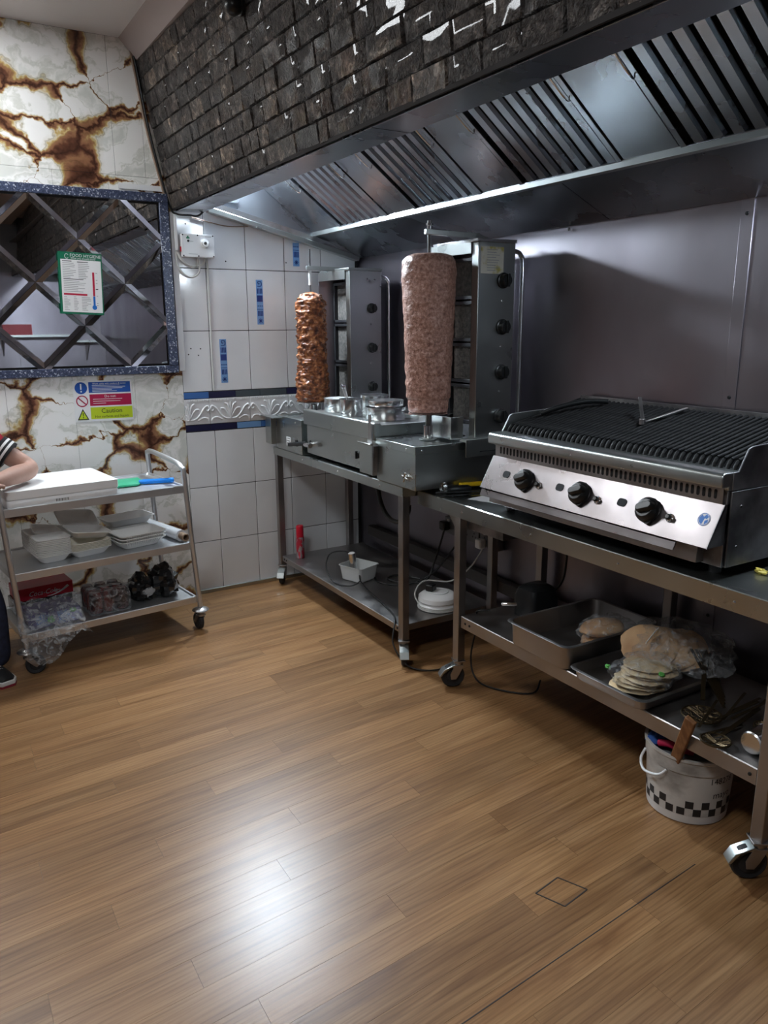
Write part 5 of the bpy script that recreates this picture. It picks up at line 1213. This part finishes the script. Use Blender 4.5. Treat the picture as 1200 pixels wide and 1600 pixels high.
for i in range(7):
    x, y, z = 1.99+.010*i+rr.uniform(-.006, .006), 1.640+rr.uniform(-.01, .01), zs2+.014+i*.0105
    mb = blob((0, 0, 0), .100, .078, .0058, 26, 8, .06, 2, i*2.7); mb.xf(Matrix.Translation((x, y, z)) @ Matrix.Rotation(.10+rr.uniform(-.05, .05), 4, 'Y') @ Matrix.Rotation(rr.uniform(-.3, .3), 4, 'Z'))
    mb.build('flatbread', 'pitta', label='pale flatbread, '+(ORD[i] if i < 5 else ['second from the top', 'topmost'][i-5])+' in the front bag', cat='bread', group='flatbreads in the front bag')
blob((2.02, 1.640, zs2+.058), .128, .100, .060, 40, 26, .10, 3.2, 3., flat=-.049).build('bread_bag', 'clear_bag', label='clear bag around the pale flatbreads on the shallow tray', cat='plastic bag', sharp=40)
for x, y, z in ((1.915, 1.71, zs2+.075), (1.985, 1.545, zs2+.095)):
    blob((x, y, z), .010, .012, .008, 10, 8, .3, 3, x).build('bag_print', 'green_leaf', bpy.data.objects['bread_bag.001'])
for i in range(5):
    mb = blob((0, 0, 0), .084, .078, .011, 26, 8, .06, 2, 20+i*2.7); nrm = Vector((-.55, -.35+.03*i, .62)); mb.xf(Matrix.Translation((2.10+.027*i, 1.715-.020*i, zs2+.112-.004*i)) @ nrm.to_track_quat('Z', 'Y').to_matrix().to_4x4())
    mb.build('flatbread', 'pitta_brown', label='brown flatbread, '+['front one', 'second from the front', 'middle one', 'second from the back', 'rearmost one'][i]+' in the rear bag', cat='bread', group='brown flatbreads in the rear bag')
blob((2.20, 1.635, zs2+.115), .15, .175, .080, 44, 28, .14, 3., 13.).build('bread_bag', 'clear_bag', label='large clear bag of brown flatbreads at the back', cat='plastic bag', sharp=40)
lbm = MB().obox((2.085, 1.675, zs2+.165), .055, .002, .05, (Matrix.Rotation(.4, 3, 'Z') @ Matrix.Rotation(.5, 3, 'X'))); lbm.build('bag_label', 'sign_white', bpy.data.objects['bread_bag.002'])
# skewers, wire skimmers and a cup at the near end
for i in range(7):
    a = rr.uniform(-.45, .5); x, y = 2.06+rr.uniform(-.08, .12), 1.34+rr.uniform(-.08, .08); L_ = rr.uniform(.15, .24)
    p0 = Vector((x-.5*L_*math.cos(a), y-.5*L_*math.sin(a)*.8, zs2+.006+.004*i)); p1 = Vector((x+.5*L_*math.cos(a), y+.5*L_*math.sin(a)*.8, zs2+.008+.0045*i))
    MB().bar(p0, p1, .009, .002).build('skewer', 'grease_wire', label='flat dark skewer in the jumble at the near end of the shelf', cat='skewer', group='skewers on the lower shelf')
def skimmer(label, c, r, tip, n_=26, seed=1):
    t = thing('wire_skimmer', c, label, 'skimmer'); q = MB(); c = Vector(c)
    q.tube([c+Vector((r*math.cos(a), r*math.sin(a), .012)) for a in [2*PI*i/24 for i in range(25)]], .003, 6)
    g = random.Random(seed)
    for i in range(n_):
        a, b_ = g.uniform(0, 2*PI), g.uniform(1.5, 3.2); p0 = c+Vector((r*math.cos(a), r*math.sin(a), .012)); p1 = c+Vector((r*math.cos(a+b_), r*math.sin(a+b_), .012)); mid = (p0+p1)/2+Vector((0, 0, -.010))
        q.tube(smooth([p0, mid, p1], 3), .0012, 4)
    q.build('wire_basket', 'grease_wire', t)
    e = c+(Vector(tip)-c).normalized()*r+Vector((0, 0, .012)); MB().bar(e, tip, .014, .004).build('handle', 'grease_wire', t)
skimmer('greasy wire skimmer leaning among the skewers', (2.00, 1.395, zs2+.004), .060, (2.22, 1.56, zs2+.12), seed=1)
skimmer('greasy wire skimmer hanging over the shelf front edge', (1.905, 1.275, zs2+.002), .042, (2.18, 1.32, zs2+.02), seed=2)
skimmer('greasy wire skimmer lying by the steel cup', (2.06, 1.20, zs2+.030), .050, (2.30, 1.26, zs2+.05), seed=3)
for i in range(4):
    MB().bar((2.12+.02*i, 1.40+.015*i, zs2+.004), (2.20+.012*i, 1.60-.01*i, zs2+.115), .010, .003).build('skewer', 'grease_wire', label='dark flat skewer against the bread bag, '+['leftmost', 'second from the left', 'second from the right', 'rightmost'][i]+' of four', cat='skewer', group='standing skewers')
MB().lathe([(.030, 0), (.034, .004), (.036, .075), (.038, .077), (.034, .077), (.032, .006), (.001, .005)], (0, 0, 0), 26).xf(Matrix.Translation((1.935, 1.185, zs2+.0385)) @ Matrix.Rotation(PI/2, 4, 'Y') @ Matrix.Rotation(0, 4, 'Z')).build('steel_beaker', 'steel_bright', label='bright steel beaker lying at the near end of the shelf', cat='beaker', sharp=40)

# ------------------------------------------------------------------ bucket under the bench
BX, BY, BR, BH = 2.032, 1.445, .136, .232
bk = thing('mayonnaise_bucket', (BX, BY, 0), 'scuffed white bucket with a black chequer band on the floor', 'bucket')
rb_ = lambda z: BR-.010+.012*z/BH
MB().lathe([(BR-.016, .0005), (BR-.011, .004), (rb_(.03), .030)], (BX, BY, 0), 56).build('bucket_foot', 'bucket_base', bk)
MB().lathe([(rb_(.03), .030), (rb_(BH-.055), BH-.055), (rb_(BH-.055)+.004, BH-.052), (rb_(BH)+.003, BH-.012), (rb_(BH)+.007, BH-.008), (rb_(BH)+.007, BH), (rb_(BH)-.003, BH), (rb_(.02)-.003, .02), (.001, .02)], (BX, BY, 0), 56).build('bucket_wall', 'bucket', bk, sharp=35)
A0 = math.atan2(-BY, -BX)       # side facing the viewer
def curv(a, z, h=.0006): r = rb_(z)+h; return Vector((BX+r*math.cos(a), BY+r*math.sin(a), z))
def check(a0, nsq, da, z0, dz, inv):
    mb = MB()
    for r in range(2):
        for k in range(nsq):
            if (r+k+inv) % 2: continue
            a = a0+k*da
            mb.loft([[curv(a+da*i/3, z0+r*dz+q) for i in range(4)] for q in (0, dz)], False, False, close=False)
    return mb
da = .026/BR
check(A0-.20, 8, da, .033, .026, 0).build('chequer_band', 'ink', bk)
check(A0-.28-6*da, 6, da, .033, .026, 1).build('chequer_band', 'ink', bk)
text_mb('148278', .030, None, bend=lambda p: curv(A0+.50+p.x/BR, .158+p.y)).build('number', 'ink', bk)
text_mb('mayo', .034, None, bend=lambda p: curv(A0+.62+p.x/BR, .108+p.y)).build('word', 'ink', bk)
wire('bail_handle', [curv(A0-1.35, BH-.045, .004), curv(A0-1.25, BH-.075, .022), curv(A0-.95, BH-.088, .030), curv(A0-.62, BH-.078, .020), curv(A0-.48, BH-.055, .005)], .0045, 'white_plastic', bk)
blob((BX, BY, BH-.045), .106, .106, .035, 30, 16, .08, 4, 6.).build('dark_rag', 'rag', label='dark grey rags filling the white bucket', cat='rag', sharp=60)
blob((BX-.075, BY+.075, BH-.008), .040, .030, .022, 18, 12, .25, 3, 2.).build('blue_cloth', 'rag_blue', label='blue cloth at the back rim of the bucket', cat='cloth', sharp=60)
pb = MB().tube(smooth([(BX-.10, BY+.045, BH-.004), (BX-.095, BY+.015, BH+.006), (BX-.075, BY-.02, BH-.002), (BX-.045, BY-.04, BH-.014)], 5), .012, 8)
pb.build('pink_scourer', 'rag_red', label='bright pink scourer strip inside the bucket rim', cat='scourer', sharp=80)
MB().bar((1.926, 1.432, BH-.07), (1.842, 1.318, .415), .034, .016, (1, 0, .3)).build('wooden_handle', 'wood_handle', label='worn wooden brush handle sticking out of the bucket', cat='brush', bevel=.003)

# ------------------------------------------------------------------ shelf with a red box on the rear wall (seen in the mirror)
shf = thing('wall_shelf', (1.6, YR, 1.3), 'steel wall shelf at the rear of the room', 'shelf')
B(.9, 2.35, YR+.005, YR+.34, 1.40, 1.425).build('shelf_board', 'steel', shf)
for x in (1.1, 2.15): MB().loft([[(q, y, z) for y, z in ((YR+.005, 1.40), (YR+.30, 1.40), (YR+.005, 1.15))] for q in (x, x+.012)]).build('bracket', 'steel_dull', shf)
MB().box(1.15, 1.50, YR+.06, YR+.26, 1.4252, 1.56).build('red_box', 'red_card', label='red cardboard box on the rear wall shelf', cat='box', bevel=.003)
shf2 = thing('rear_bench', (1.5, YR+.35, 0), 'steel bench along the rear wall', 'bench')
B(.6, 2.2, YR+.01, YR+.65, .83, .87).build('bench_top', 'steel', shf2)
for x in (.64, 2.16):
    for y in (YR+.05, YR+.61): B(x-.02, x+.02, y-.02, y+.02, 0, .83).build('leg', 'steel_dull', shf2)

# ------------------------------------------------------------------ the person leaning on the trolley from the left
def skin_obj(name, verts, edges, radii, m, parent=None, root=0, sub=2, **kw):
    me = bpy.data.meshes.new(name); vs = [Vector(v) for v in verts]
    if parent is not None: vs = [WM[parent].inverted() @ v for v in vs]; org = None
    else:
        org = Vector((vs[0].x, vs[0].y, min(v.z for v in vs))); vs = [v-org for v in vs]
    me.from_pydata([tuple(v) for v in vs], edges, []); me.materials.append(MATS[m])
    o = bpy.data.objects.new(name, me); COL.objects.link(o)
    if parent is not None: o.parent = parent; WM[o] = WM[parent].copy()
    else: o.location = org; WM[o] = Matrix.Translation(org)
    md = o.modifiers.new('skin', 'SKIN'); md.use_smooth_shade = True
    for i, r in enumerate(radii):
        s = me.skin_vertices[0].data[i]; s.radius = r if isinstance(r, tuple) else (r, r); s.use_root = (i == root)
    sb = o.modifiers.new('subdivision', 'SUBSURF'); sb.levels = sub; sb.render_levels = sub
    return _names(o, **kw)
per = thing('person', (-.2, 3.75, 0), 'person in red and black sports top leaning an elbow on the paper stack', 'person')
hip, chest, neck, head = (-.28, 3.82, .90), (.00, 3.82, 1.10), (.06, 3.82, 1.24), (.10, 3.82, 1.36)
shL, elL, wrL = (.165, 3.985, 1.115), (.435, 3.895, .905), (.235, 3.640, .905)
shR, elR, wrR = (.10, 3.63, 1.12), (.14, 3.50, .86), (.20, 3.58, .90)
kR, aR, kL, aL = (.13, 3.735, .50), (.165, 3.735, .10), (-.22, 3.95, .49), (-.36, 3.96, .10)
V = [hip, (-.14, 3.82, 1.00), chest, neck, (.075, 3.82, 1.30), shL, (.30, 3.945, 1.01), elL, (.345, 3.775, .908), wrL, shR, (.13, 3.56, .99), elR, (.17, 3.53, .885), wrR,
     (-.25, 3.74, .84), (-.04, 3.735, .68), kR, (.175, 3.735, .33), aR, (-.27, 3.90, .84), (-.24, 3.93, .66), kL, (-.30, 3.955, .31), aL]
Ed = [(0, 1), (1, 2), (2, 3), (3, 4), (2, 5), (5, 6), (6, 7), (7, 8), (8, 9), (2, 10), (10, 11), (11, 12), (12, 13), (13, 14), (0, 15), (15, 16), (16, 17), (17, 18), (18, 19), (0, 20), (20, 21), (21, 22), (22, 23), (23, 24)]
Rd = [(.13, .15), (.12, .14), (.12, .15), .055, .052, .062, .050, .047, .046, .030, .062, .050, .043, .040, .028, .085, .078, .056, .052, .036, .085, .078, .056, .052, .036]
skin_obj('body', V, Ed, Rd, 'skin', per)
# hands: palm and five separate bent fingers
def hand(w, d, up, side):
    w, d, up = Vector(w), Vector(d).normalized(), Vector(up); s = d.cross(up).normalized()*side
    pv = [w, w+d*.04, w+d*.085]; skin_obj('palm', pv, [(0, 1), (1, 2)], [(.026, .022), (.038, .018), (.040, .016)], 'skin', per)
    for i, (o_, L_) in enumerate(((-.030, .062), (-.010, .075), (.010, .070), (.030, .055))):
        p = w+d*.078+s*o_; q = [p, p+d*.4*L_+up*.004, p+d*.75*L_-up*.008, p+d*.92*L_-up*.022]
        skin_obj('finger', q, [(0, 1), (1, 2), (2, 3)], [.0095, .009, .0085, .0075], 'skin', per)
    p = w+d*.025-s*.030; q = [p, p+d*.025-s*.020, p+d*.050-s*.028-up*.006]
    skin_obj('thumb', q, [(0, 1), (1, 2)], [.012, .0105, .009], 'skin', per)
hand(wrL, (-.55, -.75, -.05), (0, 0, 1), 1); hand(wrR, (.3, .6, -.05), (0, 0, 1), -1)
# head
hd = MB(); loops = []; hc = Vector(head)+Vector((.015, 0, .045))
for i in range(1, 20):
    a = PI*i/20-PI/2; z = math.sin(a); L = []
    for k in range(28):
        t = 2*PI*k/28; x, y = math.cos(a)*math.cos(t), math.cos(a)*math.sin(t)
        f = 1-.16*max(0, -z)*abs(math.sin(t)); X = x*.094*(1-.10*max(0, -z)); Y = y*.076*f; Zz = z*.118
        fr = max(0, math.cos(t))**6
        if -.25 < z < .22: X += fr*.016*(1-abs(z+.1)/.32)*(max(0, math.cos(t))**30)
        if .05 < z < .25: X -= .006*max(0, math.cos(t-.42))**40+.006*max(0, math.cos(t+.42))**40
        L.append(hc+Vector((X, Y, Zz)))
    loops.append(L)
hd.loft(loops); ho = hd.build('head', 'skin', per, sharp=180)
for s in (-1, 1):
    blob(hc+Vector((.080, s*.031, .016)), .009, .013, .009, 12, 8, 0).build('eye', 'eye_white', ho)
    blob(hc+Vector((.0875, s*.031, .016)), .004, .005, .005, 10, 8, 0).build('iris', 'hair', ho)
    blob(hc+Vector((-.005, s*.077, .0)), .016, .008, .028, 12, 10, .1).build('ear', 'skin', ho)
blob(hc+Vector((.082, 0, -.060)), .010, .024, .007, 14, 8, 0).build('mouth', 'red_cap', ho)
hr = blob(hc+Vector((-.016, 0, .036)), .096, .084, .096, 28, 18, .03, 8.); hr.v = [p if p.x < hc.x+.06 or p.z > hc.z+.05 else Vector((hc.x+.05, p.y*.9+hc.y*.1, max(p.z, hc.z+.05))) for p in hr.v]
hr.build('hair', 'hair', per, sharp=180)
# clothes
Vs = [(-.26, 3.82, .92), (-.14, 3.82, 1.005), chest, (.045, 3.82, 1.205), shL, (.255, 3.957, 1.045), (.318, 3.937, .998), shR, (.122, 3.585, 1.03), (.132, 3.555, .985)]
skin_obj('shirt', Vs, [(0, 1), (1, 2), (2, 3), (2, 4), (4, 5), (5, 6), (2, 7), (7, 8), (8, 9)], [(.142, .165), (.135, .155), (.135, .165), .072, .080, .073, .071, .080, .074, .072], 'shirt_red', per)
def cuff(a, b_, t0, t1, r, m, nm):
    a, b_ = Vector(a), Vector(b_); MB().tube([a+(b_-a)*t0, a+(b_-a)*(t0*.5+t1*.5), a+(b_-a)*t1], [r, r*1.0, r*.985], 20).build(nm, m, per, sharp=60)
uA, uB = shL, elL
cuff(uA, uB, .49, .66, .0655, 'shirt_black', 'sleeve_panel')
cuff(uA, uB, .535, .565, .0668, 'stripe_white', 'sleeve_stripe'); cuff(uA, uB, .595, .625, .0664, 'stripe_white', 'sleeve_stripe')
Vt = [(-.28, 3.82, .90), (-.25, 3.735, .83), (-.04, 3.735, .68), kR, (.175, 3.735, .33), (.165, 3.735, .035), (-.27, 3.905, .83), (-.24, 3.93, .66), kL, (-.30, 3.955, .31), (-.36, 3.96, .12)]
skin_obj('trousers', Vt, [(0, 1), (1, 2), (2, 3), (3, 4), (4, 5), (0, 6), (6, 7), (7, 8), (8, 9), (9, 10)], [(.145, .16), .098, .092, .074, .072, .074, .098, .092, .074, .072, .066], 'denim', per)
def shoe(ax, ay, rot):
    M_ = Matrix.Translation((ax, ay, 0)) @ Matrix.Rotation(rot, 4, 'Z')
    prof = [(-.085, .026, .075), (-.06, .034, .095), (-.01, .037, .092), (.05, .042, .070), (.10, .047, .056), (.145, .043, .048), (.172, .026, .040)]
    up = MB(); so = MB(); sr_ = MB()
    up.loft([[(x, w*math.cos(t), .022+max(0, h-.022)*max(0, math.sin(t))**.7) for t in [PI*k/10 for k in range(11)]] for x, w, h in prof])
    out = [(x, w*1.10) for x, w, h in prof]; ring = [(x*1.03, w) for x, w in out]+[(x*1.03, -w) for x, w in reversed(out)]
    so.loft([[(x, y, z) for x, y in ring] for z in (.010, .030)]); sr_.loft([[(x, y, z) for x, y in ring] for z in (.0005, .010)])
    u_ = up.xf(M_).build('shoe', 'shoe_black', per, sharp=50)
    so.xf(M_).build('midsole', 'sole', u_, bevel=.003); sr_.xf(M_).build('outsole', 'sole_red', u_)
    lc = MB()
    for i in range(4): lc.tube([M_ @ Vector((.03+i*.018, s*.020, .082-.007*i-(.006 if abs(s) > .5 else 0))) for s in (-1, 0, 1)], .0025, 5)
    lc.build('laces', 'sole', u_)
shoe(.145, 3.735, -1.25); shoe(-.34, 3.95, .1)
